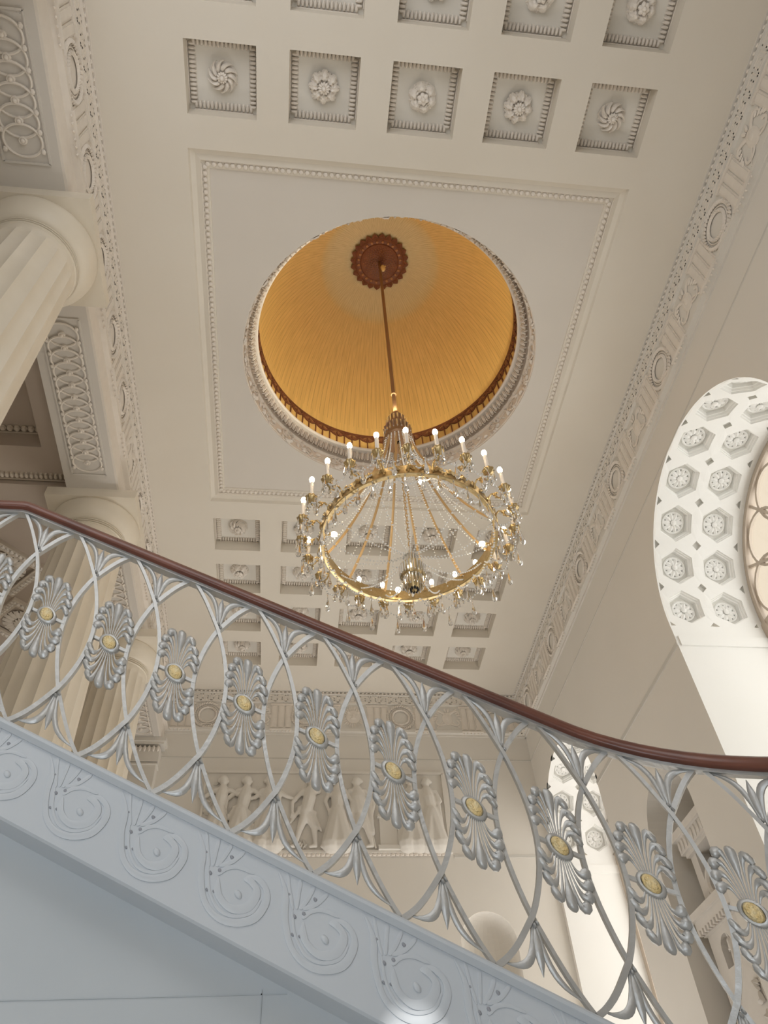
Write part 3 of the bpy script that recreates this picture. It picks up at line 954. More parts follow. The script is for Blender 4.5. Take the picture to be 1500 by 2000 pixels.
def window(name, label, arch, dep, angs, cols, Rh):
    uc, r, zs, zb = arch
    root = empty(name, (0, 0, 0), kind='structure', cat='window', label=label)
    reveal(root, arch, dep, angs, cols, Rh, name)
    # impost band across the jambs
    mb = MB()
    for s_ in (-1, 1):
        mb.box((XR + dep / 2 + .02, uc + s_ * (r - .012), zs - .28), (dep - .04, .024, .16))
    obj('impost', mb, M['jamb'], root, smooth=False)
    xg = XR + dep
    fr = MB()
    ri, ro = r - .13, r
    n = 40
    for i in range(n):
        a, b = PI * i / n, PI * (i + 1) / n
        q = lambda rad, t, x: (x, uc + rad * math.cos(t), zs + rad * math.sin(t))
        fr.quad(q(ro, a, xg - .02), q(ro, b, xg - .02), q(ri, b, xg - .06), q(ri, a, xg - .06))
        fr.quad(q(ri, a, xg - .06), q(ri, b, xg - .06), q(ri, b, xg + .05), q(ri, a, xg + .05))
    for s_ in (-1, 1):
        fr.box((xg, uc + s_ * (r - .065), (zs + zb) / 2), (.10, .13, zs - zb))
    fr.box((xg, uc, zb + .06), (.12, 2 * r, .12)); fr.box((xg, uc, zs), (.09, 2 * r, .10))
    obj('window_frame', fr, M['frame'], root, smooth=False)
    # tracery of the fan light: circles and spokes; glazing bars below
    for k in range(1, 6):
        b_ = MB()
        a = PI * k / 6
        b_.tube([(xg, uc + .35 * math.cos(a), zs + .35 * math.sin(a)), (xg, uc + ri * math.cos(a), zs + ri * math.sin(a))], .022, 4)
        obj('glazing_bar', b_, M['frame'], root)
    for k in range(6):
        b_ = MB()
        a = PI * (k + .5) / 6; rc = (ri - .35) * .30; rm = ri - rc - .02
        b_.tube([(xg, uc + rm * math.cos(a) + rc * math.cos(t), zs + rm * math.sin(a) + rc * math.sin(t)) for t in [2 * PI * i / 24 for i in range(24)]], .02, 4, closed=True, up=(1, 0, 0))
        obj('tracery_circle', b_, M['frame'], root)
    b_ = MB(); b_.tube([(xg, uc + .35 * math.cos(PI * i / 16), zs + .35 * math.sin(PI * i / 16)) for i in range(17)], .025, 4, up=(1, 0, 0))
    obj('glazing_bar', b_, M['frame'], root)
    for y in (uc - r / 3, uc + r / 3):
        b_ = MB(); b_.box((xg, y, (zs + zb) / 2), (.05, .05, zs - zb)); obj('glazing_bar', b_, M['frame'], root, smooth=False)
    for i in range(1, 5):
        b_ = MB(); b_.box((xg, uc, zb + (zs - zb) * i / 5), (.045, 2 * r - .2, .045)); obj('glazing_bar', b_, M['frame'], root, smooth=False)
    # panes: three columns by five rows below, one fan light above
    for i in range(3):
        for j in range(5):
            y0 = uc - r + .1 + i * (2 * r - .2) / 3; y1 = y0 + (2 * r - .2) / 3
            z0 = zb + (zs - zb) * j / 5; z1 = zb + (zs - zb) * (j + 1) / 5
            p_ = MB().box((xg + .012, (y0 + y1) / 2, (z0 + z1) / 2), (.006, y1 - y0 - .02, z1 - z0 - .02))
            obj('pane', p_, M['pane'], root, smooth=False)
    p_ = MB(); pts = [(uc + ri * math.cos(PI * i / 24), zs + ri * math.sin(PI * i / 24)) for i in range(25)]
    p_.add([(xg + .012, y, z) for y, z in pts], [tuple(range(25))])
    obj('pane', p_, M['pane'], root, smooth=False)
    return root
R_ = math.radians
window('window_1', 'large arched window with white hexagon coffered reveal nearest the stair rail end', ARCH1, 1.42, [R_(10 + 20 * i) for i in range(9)], [.35, 1.0], .275)
window('window_2', 'farther arched window glimpsed through the balustrade beside the end wall', ARCH2, 1.30, [R_(90 / 7 + 180 / 7 * i) for i in range(7)], [.32, .96], .265)

# ================================================================== COLUMNS
ZN = 8.13          # neck
def shaft_r(z):
    t = (ZN - z) / (ZN - ZF)
    return 0.475 + 0.165 * t + 0.03 * math.sin(PI * min(1, t * .8))
NFL = 20
sh = MB()
prof = [(shaft_r(z), z) for z in [ZF + (ZN - .2 - ZF) * i / 14 for i in range(15)] + [ZN - .16, ZN - .13, ZN - .10, ZN]]
def flute(r, z, a):
    k = (a * NFL / (2 * PI)) % 1.0
    return r * (1 - .05 * math.sin(PI * k) ** .8 * min(1, max(0, (ZN - .10 - z) / .06)))
sh.lathe(prof, NFL * 6, mod=flute)
SHAFT = sh.mesh('shaft', M['col'], ang=28)
ec = MB()
pr = [(.472, ZN - .03), (.492, ZN - .02), (.492, ZN - .006), (.474, ZN - .004), (.474, ZN + .006), (.499, ZN + .008), (.499, ZN + .022), (.481, ZN + .024), (.481, ZN + .034), (.506, ZN + .036), (.506, ZN + .050), (.494, ZN + .052), (.494, ZN + .060)]
for i in range(1, 11):
    t = i / 10
    pr.append((.50 + .135 * math.sin(t * PI / 2) ** .9, ZN + .06 + .29 * (t ** 1.5)))
pr += [(.62, 8.50), (.40, 8.50)]
ec.lathe(pr, 72)
ECH = ec.mesh('echinus', M['col'], ang=50)
ab = MB().box((0, 0, 8.585), (1.285, 1.285, .17))
ABA = ab.mesh('abacus', M['col'], smooth=False)
lab = ['fluted column closest to the entrance end of the gallery', 'thick fluted column whose big round capital shows above the stair rail kink',
       'fluted column partly behind the top of the stair rail', 'slim looking fluted column next to the end wall pilaster, seen through the balustrade']
for y, l in zip(COLY, lab):
    r = link('column', None, None, (XC, y, 0), label=l, cat='column', group='fluted columns along the gallery')
    link('shaft', SHAFT, r); link('echinus', ECH, r); link('abacus', ABA, r)

# pilaster on the end wall under the beam
pl = empty('pilaster', (XC, YF, 0), label='flat pilaster with a small moulded capital on the end wall', cat='pilaster')
mb = MB().box((0, -.12, (8.1 + ZF) / 2), (.74, .24, 8.1 - ZF)); obj('shaft', mb, M['wall'], pl, smooth=False)
mb = MB().box((0, -.15, 8.62), (1.0, .36, .09)); mb.box((0, -.14, 8.55), (.92, .32, .06)); mb.box((0, -.13, 8.30), (.80, .28, .32)); mb.box((0, -.13, 8.10), (.80, .27, .04))
obj('capital', mb, M['wall'], pl, smooth=False)
mb = MB()
for i in range(9):
    x = -.36 + .09 * i
    mb.ell((x, -.285, 8.42), (.032, .03, .07), 6, 5)
obj('egg_moulding', mb, M['orn'], pl, kind='stuff')

# ================================================================== CHANDELIER
ch = empty('chandelier', (CX, CY, 5.4), label='brass ring chandelier with lit candle lamps and crystal strands under the dome', cat='chandelier')
Z0 = 5.4
def chp(name, mb, m, parent=None, **k):
    return obj(name, mb, m, parent or ch, **k)
RG, ZR = 1.0, 6.17
mb = MB(); mb.tube([(0, 0, 13.9 - Z0), (0, 0, 8.65 - Z0)], .028, 10); mb.lathe([(.02, 9.2 - Z0), (.04, 9.22 - Z0), (.02, 9.24 - Z0)], 12)
chp('ceiling_rod', mb, M['rod_dark'])
mb = MB(); mb.ell((.05, -.02, 13.55 - Z0), (.05, .05, .12), 8, 6); mb.tube([(.05, 0, 13.6 - Z0), (.11, .02, 13.75 - Z0)], .018, 5); mb.tube([(.05, 0, 13.6 - Z0), (.05, .06, 13.78 - Z0)], .018, 5)
chp('hook', mb, M['gold'])
# crown of prisms
mb = MB()
mb.lathe([(.03, 8.72 - Z0), (.07, 8.70 - Z0), (.115, 8.60 - Z0), (.13, 8.58 - Z0), (.12, 8.56 - Z0), (.15, 8.40 - Z0), (.18, 8.36 - Z0), (.17, 8.33 - Z0), (.195, 8.12 - Z0), (.21, 8.09 - Z0), (.19, 8.06 - Z0), (.03, 8.06 - Z0)], 28)
crown = chp('crown', mb, M['rod_dark'], label='dark prism hung crown at the foot of the rod')
def prism_drop(L, w):
    p = MB()
    p.add([(0, 0, 0)] + [(w * math.cos(a), w * math.sin(a), -.08 * L) for a in [PI / 3 * i for i in range(6)]] + [(w * .8 * math.cos(a), w * .8 * math.sin(a), -.85 * L) for a in [PI / 3 * i for i in range(6)]] + [(0, 0, -L)],
          [(0, 1 + (i + 1) % 6, 1 + i) for i in range(6)] + [(1 + i, 1 + (i + 1) % 6, 7 + (i + 1) % 6, 7 + i) for i in range(6)] + [(7 + i, 7 + (i + 1) % 6, 13) for i in range(6)])
    return p
PRI = prism_drop(.17, .014).mesh('prism', M['crystal'], smooth=False)
def drop_mesh(L, w):
    p = MB()
    p.lathe([(.001, 0), (.005, -.004), (.003, -.02), (w * .30, -.30 * L), (w * .75, -.62 * L), (w, -.80 * L), (w * .72, -.93 * L), (.001, -L)], 7)
    p.ell((0, 0, .018), (.012, .012, .014), 6, 4)
    return p
DROP = drop_mesh(.25, .032).mesh('crystal_drop', M['crystal'], smooth=False)
DROPS = drop_mesh(.16, .021).mesh('crystal_drop', M['crystal'], smooth=False)
for (r, z, n) in ((.135, 8.57, 16), (.185, 8.35, 22)):
    for i in range(n):
        a = 2 * PI * i / n
        link('prism', PRI, crown, (r * math.cos(a), r * math.sin(a), z - Z0))
# ring: flat band, rolled lips, leafy crest outside
zr = ZR - Z0
mb = MB()
mb.lathe([(RG - .03, zr - .035), (RG - .03, zr + .10), (RG - .015, zr + .115), (RG + .01, zr + .115), (RG + .015, zr + .10), (RG + .015, zr - .025), (RG + .022, zr - .035), (RG + .015, zr - .045), (RG - .02, zr - .045), (RG - .03, zr - .035)], 120)
chp('ring', mb, M['brass'])
mb = MB()
nl = 84
for i in range(nl):
    a = 2 * PI * i / nl
    p = ((RG + .018) * math.cos(a), (RG + .018) * math.sin(a), zr + .03)
    t = (-math.sin(a), math.cos(a), 0)
    d = (t[0] * (1 if i % 2 else -1) * .6, t[1] * (1 if i % 2 else -1) * .6, 1)
    leafpatch(mb, p, d, .10, .022, .02, (math.cos(a), math.sin(a), 0))
chp('leaf_crest', mb, M['brass'], kind='stuff')
# curved stays from crown to ring
NST = 12
for i in range(NST):
    a = 2 * PI * (i + .35) / NST
    pts = bez((.17, 8.08 - Z0), (.30, 7.35 - Z0), (.62, 6.62 - Z0), (RG - .03, 6.24 - Z0), 18)
    mb = MB(); mb.tube([(r * math.cos(a), r * math.sin(a), z) for r, z in pts], .0135, 6, flat=(1.3, .7))
    chp('stay', mb, M['rod'])
# chain and the prism body in the middle
zb = 5.93 - Z0
mb = MB()
nl = 34
for i in range(nl):
    z = zb + .02 + (8.05 - 5.95) * (i + .5) / nl
    T = Matrix.Translation((0, 0, z)) @ Matrix.Rotation((i % 2) * PI / 2, 4, 'Z')
    mb.tube([(.014 * math.cos(t), 0, .036 * math.sin(t)) for t in [2 * PI * k / 8 for k in range(8)]], .005, 4, T=T, closed=True)
chp('chain', mb, M['rod'], kind='stuff')
mb = MB(); mb.lathe([(r * .85, z) for r, z in [(.02, zb), (.06, zb - .01), (.075, zb - .03), (.07, zb - .05), (.075, zb - .14), (.13, zb - .17), (.165, zb - .185), (.15, zb - .20), (.11, zb - .33), (.12, zb - .345), (.09, zb - .36), (.06, zb - .50), (.045, zb - .53), (.01, zb - .55)]], 24)
body = chp('body', mb, M['brass'], label='tiered prism basket hung in the middle of the ring')
for (r, z, n) in ((.068, zb - .02, 14), (.139, zb - .185, 24), (.101, zb - .34, 18)):
    for i in range(n):
        a = 2 * PI * i / n
        link('prism', PRI, body, (r * math.cos(a), r * math.sin(a), z))
mb = MB()
for i in range(8):
    a = 2 * PI * i / 8
    mb.ell((.038 * math.cos(a), .038 * math.sin(a), zb - .52), (.016, .016, .026), 6, 4)
obj('body_finial', mb, M['hole'], body)
# bead strands
BD = MB().ell((0, 0, 0), (1, 1, 1), 4, 2)
def strand(pts, r, step):
    r *= 1.5
    P = [Vector(p) for p in pts]
    mb = MB()
    acc = 0.0; nxt = 0.0
    for a, b in zip(P, P[1:]):
        L = (b - a).length
        while nxt <= acc + L:
            q = a.lerp(b, (nxt - acc) / max(L, 1e-9))
            mb.add([(q.x + r * v[0], q.y + r * v[1], q.z + r * v[2]) for v in BD.v], BD.f)
            nxt += step
        acc += L
    return mb
def swagline(p, q, sag, n=14):
    return [(p[0] + (q[0] - p[0]) * t, p[1] + (q[1] - p[1]) * t, p[2] + (q[2] - p[2]) * t - sag * 4 * t * (1 - t)) for t in [i / n for i in range(n + 1)]]
for i in range(18):
    a = 2 * PI * i / 18
    c, s_ = math.cos(a), math.sin(a)
    chp('bead_strand', strand(swagline(((RG - .04) * c, (RG - .04) * s_, zr), (.08 * c, .08 * s_, zb - .03), .10 + .10 * (i % 2)), 0.0098, 0.039), M['bead'], kind='stuff')
for i in range(24):
    a = 2 * PI * (i + .5) / 24
    c, s_ = math.cos(a), math.sin(a)
    pts = bez((.19, 8.05 - Z0), (.28, 7.3 - Z0), (.50 + .1 * (i % 2), 6.5 - Z0), (RG - .05, 6.16 - Z0), 16)
    chp('bead_strand', strand([(r * c, r * s_, z) for r, z in pts], 0.0080, 0.041), M['bead'], kind='stuff')
for i in range(24):
    a = 2 * PI * i / 24; b = 2 * PI * (i + 1) / 24
    chp('bead_festoon', strand(swagline(((RG - .035) * math.cos(a), (RG - .035) * math.sin(a), zr - .05), ((RG - .035) * math.cos(b), (RG - .035) * math.sin(b), zr - .05), .09, 10), 0.0103, 0.034), M['bead'], kind='stuff')
# candle arms
NC = 24
RC, ZCU = 1.235, 6.28 - Z0
arm = MB()
arm.tube(bez((RG - .235 - .0, 0, -.13), (RG - .13, 0, -.02), (RG - .10, 0, .05), (RG - .06, 0, .0), 8) if False else
         [(-.225, 0, -.10), (-.20, 0, -.03), (-.165, 0, .005), (-.13, 0, -.01), (-.115, 0, -.06), (-.09, 0, -.11), (-.05, 0, -.12), (-.015, 0, -.10), (0, 0, -.05)], [.012, .012, .011, .010, .010, .010, .011, .012, .013], 6)
arm.tube(spiral_pts((-.118, -.03), .03, .008, 0, 1.2, 12, lambda u, v: (u, 0, v)), .008, 5)
arm.ell((-.12, 0, -.075), (.014, .014, .02), 6, 4)
ARM = arm.mesh('candle_arm', M['brass'])
cup = MB()
cup.lathe([(.005, -.075), (.018, -.07), (.014, -.055), (.035, -.045), (.058, -.02), (.066, .004), (.058, .02), (.03, .012), (.026, .018)], 32, mod=lambda r, z, a: r * (1 + .10 * math.cos(8 * a) * (1 if r > .03 else 0)))
CUP = cup.mesh('drip_cup', M['brass'], ang=60)
cs = MB(); cs.lathe([(.022, .01), (.022, .26), (.020, .265), (.001, .265)], 14); CSL = cs.mesh('candle', M['candle'])
bl = MB(); bl.lathe([(.012, .265), (.016, .275), (.027, .302), (.030, .326), (.024, .350), (.012, .366), (.001, .372)], 14); BUL = bl.mesh('bulb', M['bulb'])
ARMS = []
for i in range(NC):
    a = 2 * PI * (i + .5) / NC
    ar = link('candle_arm', ARM, ch, (RC * math.cos(a), RC * math.sin(a), ZCU), (0, 0, a))
    link('drip_cup', CUP, ar); link('candle', CSL, ar); link('bulb', BUL, ar)
    for k in range(4):
        b = PI / 2 * k + .4
        link('crystal_drop', DROPS, ar, (.055 * math.cos(b), .055 * math.sin(b), -.03))
    b2 = 2 * PI * (i + 1.5) / NC
    chp('bead_festoon', strand(swagline((RC * math.cos(a), RC * math.sin(a), ZCU - .06), (RC * math.cos(b2), RC * math.sin(b2), ZCU - .06), .13, 10), 0.0098, 0.037), M['bead'], kind='stuff')
    chp('bead_festoon', strand(swagline((RC * math.cos(a), RC * math.sin(a), ZCU - .06), ((RG + .03) * math.cos(a + .13), (RG + .03) * math.sin(a + .13), zr + .05), .10, 10), 0.0092, 0.037), M['bead'], kind='stuff')
for i in range(36):
    a = 2 * PI * i / 36
    link('crystal_drop', DROP, ch, ((RG + .02) * math.cos(a), (RG + .02) * math.sin(a), zr - .08), (0, 0, a))
for i in range(24):
    a = 2 * PI * (i + .5) / 24
    link('crystal_drop', DROP, ch, ((RC + .02) * math.cos(a + .13), (RC + .02) * math.sin(a + .13), ZCU - .20), (0, 0, a))
# four lamps set inside the ring, pointing inwards
for i in range(4):
    a = PI / 2 * i + .03
    lp = MB(); lp.lathe([(.02, 0), (.02, .075), (.001, .078)], 12)
    T = Matrix.Translation(((RG - .03) * math.cos(a), (RG - .03) * math.sin(a), zr + .02)) @ Matrix.Rotation(a, 4, 'Z') @ Matrix.Rotation(-PI / 2, 4, 'Y')
    so = link('lamp_socket', lp.mesh('lamp_socket', M['brass']), ch, mw=T)
    b_ = MB(); b_.ell((0, 0, .105), (.034, .034, .04), 12, 8)
    obj('bulb', b_, M['bulb'], so)

# ================================================================== STAIRS AND BALUSTRADE
K = 0.49                 # fall per metre run
SL, SCV, RCV = -1.045, 0.82, 0.56   # landing edge, start of the winder curve, its radius
YB = 2.0
def g(s): return -K * max(s, SL)
ZM0 = 1.2629
def path(s, d=0.0, yb=YB):
    """plan position on the rail line; d towards the viewer side"""
    if s <= SCV: return s, yb - d
    th = (s - SCV) / RCV
    r = RCV - (YB - yb) * 0 - d
    # curve centre lies towards the viewer
    return SCV + r * math.sin(th), (YB - RCV) + r * math.cos(th) + (yb - YB)
def wp(s, z, d=0.0, yb=YB):
    x, y = path(s, d, yb)
    return x, y, ZM0 + g(s) + z

# --- stair flight: stringer, wall below, steps
st = empty('staircase', (0, 2.1, ZF), label='grey white marble stair flight with carved wave scrolls along its stringer', cat='staircase')
st_off = Vector((0, 2.1, ZF))
def stp(name, mb, m, parent=None, **k):
    if parent is None:
        mb.v = [(x - st_off.x, y - st_off.y, z - st_off.z) for x, y, z in mb.v]
        return obj(name, mb, m, st, **k)
    return obj(name, mb, m, parent, **k)
SS = [-2.35, SL] + [SL + .08 * i for i in range(1, 42)]
SS = [s for s in SS if s <= 2.0]
def runstrip(prof, closed=True, yb=YB):
    """sweep a (d, z) profile along the stair line"""
    mb = MB(); n = len(prof)
    for s in SS:
        mb.v += [wp(s, z, d, yb) for d, z in prof]
    for i in range(len(SS) - 1):
        for j in range(n if closed else n - 1):
            k = (j + 1) % n
            mb.f.append((i * n + j, i * n + k, (i + 1) * n + k, (i + 1) * n + j))
    if closed:
        mb.f.append(tuple(range(n))); mb.f.append(tuple((len(SS) - 1) * n + j for j in range(n)))
    return mb
T0, T1 = -.428, -.674
stp('stringer', runstrip([(.06, T0 - .018), (.06, T1 + .006), (.054, T1), (-.10, T1), (-.10, T0 - .018)]), M['stringer'], smooth=False)
stp('stringer_cap', runstrip([(.074, T0), (.078, T0 - .006), (.078, T0 - .014), (.070, T0 - .022), (.066, T0 - .026), (-.12, T0 - .026), (-.12, T0)]), M['stringer'], smooth=True, ang=30)
mb = MB()
for i in range(len(SS) - 1):
    A, B = path(SS[i], -.05), path(SS[i + 1], -.05)
    za, zb_ = ZM0 + g(SS[i]) + T1, ZM0 + g(SS[i + 1]) + T1
    nz = 1
    mb.quad((A[0], A[1], ZF), (B[0], B[1], ZF), (B[0], B[1], zb_), (A[0], A[1], za))
stp('stair_wall', mb, M['stairwall'], smooth=False)
mb = MB()
for z in (-.7, -.05, .575):
    xm = min(.8, (.58 - z) / .49)
    mb.box(((xm - 2.3) / 2, YB + .0494, z), (xm + 2.3, .003, .003))
for i, x in enumerate((-1.9, -1.25, -.62, -.05)):
    mb.box((x, YB + .0494, .275 if i % 2 else -.375), (.003, .003, .62))
stp('wall_joint', mb, mat('joint_marble', (.50, .535, .56), .5), smooth=False)
rise = .155; run = rise / K
k = 0
s = SL
while s < 2.0:
    zt = ZM0 + g(s) - .60
    A, B = path(s, -.10), path(s + run, -.10)
    back = 1.9
    if s + run <= SCV + .35:
        x0, x1 = A[0], B[0]
        b_ = MB().box(((x0 + x1) / 2, YB + .10 + back / 2, zt - rise / 2 - .06), (x1 - x0 + .03, back, rise + .12))
        stp('step', b_, M['step'], smooth=False)
    s += run
    k += 1
b_ = MB().box(((-2.35 + SL) / 2, YB + .10 + .95, ZM0 + g(SL) - .55), (2.35 + SL, 1.9, .22)); stp('landing', b_, M['step'], smooth=False)
# wave scrolls: a ridge that rolls into a spiral, with leaf ribs and dark dots for the shade in small hollows
def scroll():
    mb = MB()
    def smooth(P, n=5):
        out = []
        Q = [Vector(P[0])] + [Vector(p) for p in P] + [Vector(P[-1])]
        for i in range(1, len(Q) - 2):
            for j in range(n):
                t = j / n
                a_, b_, c_, d_ = Q[i - 1], Q[i], Q[i + 1], Q[i + 2]
                out.append(.5 * ((2 * b_) + (c_ - a_) * t + (2 * a_ - 5 * b_ + 4 * c_ - d_) * t * t + (3 * b_ - a_ - 3 * c_ + d_) * t ** 3))
        return out + [Q[-1]]
    def ridge(P, r):
        P = smooth([(x, 0, z) for x, z in P])
        n = len(P) - 1
        mb.tube(P, [.0012 + (r - .0012) * min(1, 2.6 * math.sin(PI * i / n)) for i in range(n + 1)], 6, flat=(1.5, .5))
    ridge([(-.119, .105), (-.098, .06), (-.097, .005), (-.082, -.050), (-.050, -.0735), (-.006, -.068), (.042, -.036), (.068, .013), (.066, .044), (.043, .057), (.017, .050)], .0062)
    ridge([(-.052, .014), (-.048, -.024), (-.015, -.040), (.026, -.017), (.045, .026), (.028, .044), (.010, .040)], .0072)
    ridge([(-.080, .030), (-.072, -.022), (-.046, -.055), (-.008, -.054), (.034, -.026), (.056, .014)], .0030)
    mb.ell((0, 0, 0), (.010, .004, .010), 10, 5)
    ridge([(-.055, .020), (-.035, .045), (-.005, .062), (.035, .066)], .0035)
    for k in range(4):
        ridge([(-.078 + .008 * k, .030 + .004 * k), (-.088 + .022 * k, .068), (-.095 + .034 * k, .108)], .0034)
    return mb
SCR = scroll()
for i in range(-5, 14):
    s0 = -.758 + .2128 * i
    if s0 > 1.9: continue
    mb = MB(); 
    for v in SCR.v: mb.v.append((v[0], v[1], v[2]))
    mb.f = list(SCR.f)
    mb.warp(lambda x, y, z: wp(s0 + x, -.562 + z + (g(s0) - g(s0)) , .061 - y))
    sc = stp('wave_scroll', mb, M['stringer'])
    h = MB()  # dark lumps with the shade of drilled hollows in their colour
    for (x, z, r) in ((-.0735, .016, .0050), (-.050, .032, .0062), (-.024, .078, .0055), (-.088, .060, .004), (-.077, -.026, .004), (-.060, -.022, .0035)):
        h.ell((x, 0, z), (r, .003, r), 8, 4)
    h.warp(lambda x, y, z: wp(s0 + x, -.562 + z, .0605 - y))
    h.v = [(x - st_off.x, y - st_off.y, z - st_off.z) for x, y, z in h.v]
    obj('hollow_shade_dots', h, mat('hollow_shade', (.34, .35, .385), .6) if i == -5 else bpy.data.materials['hollow_shade'], sc, kind='stuff')

# --- balustrade
ba = empty('balustrade', (0, YB, ZM0), label='silvered wrought iron stair balustrade with gilded flower medallions and a mahogany handrail', cat='balustrade')
ba_off = Vector((0, YB, ZM0))
def bap(name, mb, m, parent=None, **k):
    mb.v = [(x - ba_off.x, y - ba_off.y, z - ba_off.z) for x, y, z in mb.v]
    return obj(name, mb, m, parent or ba, **k)
zt = .392
prof = [(.030, zt + .002), (.034, zt + .010), (.033, zt + .026), (.026, zt + .040), (.012, zt + .050), (-.012, zt + .050), (-.026, zt + .040), (-.033, zt + .026), (-.034, zt + .010), (-.030, zt + .002)]
SS0 = SS
SS = [-2.35, SL - .01, SL + .01] + [SL + .06 * i for i in range(1, 52)]
SS = [s for s in SS if s <= 1.95]
bap('handrail', runstrip(prof), M['wood'], ang=70)
bap('rail_bar', runstrip([(.016, zt - .010), (.016, zt + .003), (-.016, zt + .003), (-.016, zt - .010)]), M['silver'], smooth=False)
SS = SS0
PB = .2246
S0 = -.832
def warp_at(s0, zoff=0.0):
    return lambda x, y, z: wp(s0 + x, z, -y)
# flat-pattern pieces: x along the rail, z up, y depth (negative = towards the viewer)
def bar_path(sg):
    a, zu, ze, h = .052, .232, .402, PB / 2
    pts = bez((-sg * h, 0, ze), (-sg * h * .55, 0, ze - .05), (-sg * .038, 0, zu + .07), (0, 0, zu), 8)[:-1]
    mid = [(sg * a * math.sin(PI * (i / 16)) ** .9, 0, zu - 2 * zu * i / 16) for i in range(17)]
    low = bez((0, 0, -zu), (-sg * .038, 0, -zu - .07), (-sg * h * .55, 0, -ze + .05), (-sg * h, 0, -ze), 8)[1:]
    return pts + mid + low
def flatbar(sg, yo):
    mb = MB()
    P = [Vector(p) for p in bar_path(sg)]
    N = len(P); w, dp = .0062, .0080
    for i in range(N):
        t = (P[min(i + 1, N - 1)] - P[max(i - 1, 0)]).normalized()
        nrm = Vector((t.z, 0, -t.x))
        for (a, b) in ((1, -1), (1, 1), (-1, 1), (-1, -1)):
            mb.v.append(tuple(P[i] + nrm * (w * a) + Vector((0, dp * b + yo, 0))))
    for i in range(N - 1):
        for j in range(4):
            mb.f.append((i * 4 + j, i * 4 + (j + 1) % 4, i * 4 + 4 + (j + 1) % 4, i * 4 + 4 + j))
    return mb
def fat_tube(P, rad, flat=(1, .75), n=8):
    mb = MB(); mb.tube(P, rad, n, flat=flat, up=(0, 1, 0)); return mb
def palm_leaf(k, up=1):
    if k == 0:
        P = [(0, -.002, up * (.252 + .12 * t)) for t in [i / 10 for i in range(11)]]
        return fat_tube(P, [.003, .005, .008, .0105, .012, .0125, .0115, .010, .0075, .004, .001])
    P = bez((k * .005, -.002, up * .250), (k * .013, -.002, up * .34), (k * .026, -.004, up * .372), (k * .088, -.002, up * .382), 12)
    return fat_tube(P, [.004, .005, .006, .0075, .0085, .009, .0095, .0095, .009, .008, .006, .004, .002])
def collar(up=1):
    mb = MB()
    for x in (-.008, .008): mb.ell((x, -.004, up * .246), (.006, .008, .006), 8, 5)
    mb.ell((0, -.006, up * .256), (.006, .008, .006), 8, 5)
    return mb
TIPS = {1: (.033, .148), 2: (.047, .116), 3: (.053, .083), 4: (.052, .052)}
def petal_tube(j, up):
    if j == 0:
        P = [(0, -.003, up * (.026 + .130 * i / 10)) for i in range(11)] + [(0, -.003, up * .162), (0, -.003, up * .167), (0, -.003, up * .169)]
        R = [.0020, .0021, .0023, .0027, .0036, .0056, .0082, .0108, .0130, .0144, .0146, .0124, .0080, .001]
        return fat_tube(P, R, flat=(1, .85))
    k = 1 if j > 0 else -1
    tx, tz = TIPS[abs(j)]
    x0 = k * (.0045 * abs(j))
    z0 = .026 - .0035 * (abs(j) - 1)
    tx *= k
    P = bez((x0, -.003, up * z0), (x0 + k * .006, -.003, up * (z0 + (tz - z0) * .55)), (tx * .62, -.004, up * (tz + .014)), (tx, -.005, up * tz), 10)
    P += [(tx + k * .005, -.006, up * (tz - .008)), (tx + k * .0055, -.007, up * (tz - .014)), (tx + k * .003, -.007, up * (tz - .019)), (tx + k * .001, -.007, up * (tz - .021))]
    R = [.0019, .0020, .0021, .0024, .0030, .0040, .0056, .0078, .0100, .0116, .0126, .0130, .0118, .0085, .001]
    return fat_tube(P, R, flat=(1, .85))
def rim():
    mb = MB()
    n = 20
    ringp = [(1.0, .004), (1.0, -.005), (.9, -.010), (.72, -.011), (.66, -.008)]
    for kk, (q0, d0) in enumerate(ringp):
        for i in range(n):
            a = 2 * PI * i / n
            mb.v.append((.0355 * q0 * math.cos(a), d0, .0345 * q0 * math.sin(a)))
    for kk in range(len(ringp) - 1):
        for i in range(n):
            mb.f.append((kk * n + i, kk * n + (i + 1) % n, (kk + 1) * n + (i + 1) % n, (kk + 1) * n + i))
    mb.f.append(tuple(range(n)))
    for k in (-1, 1):
        mb.box((k * .047, 0, 0), (.032, .011, .011))
    return mb
def boss():
    mb = MB(); mb.ell((0, -.009, 0), (.0225, .011, .0245), 16, 8)
    for i in range(9):
        a = 2 * PI * i / 9; r = .012 if i else 0
        mb.ell((r * math.cos(a), -.0165, r * math.sin(a)), (.0055, .004, .0055), 6, 4)
    return mb
PIECES = {'rim': rim(), 'boss': boss()}
for j in range(-4, 5):
    for u in (1, -1): PIECES[('p', j, u)] = petal_tube(j, u)
for k in (-1, 0, 1):
    for u in (1, -1): PIECES[('l', k, u)] = palm_leaf(k, u)
for u in (1, -1): PIECES[('c', u)] = collar(u)
PIECES[('b', 1)] = flatbar(1, -.0035); PIECES[('b', -1)] = flatbar(-1, .0035)
CACHE = {}
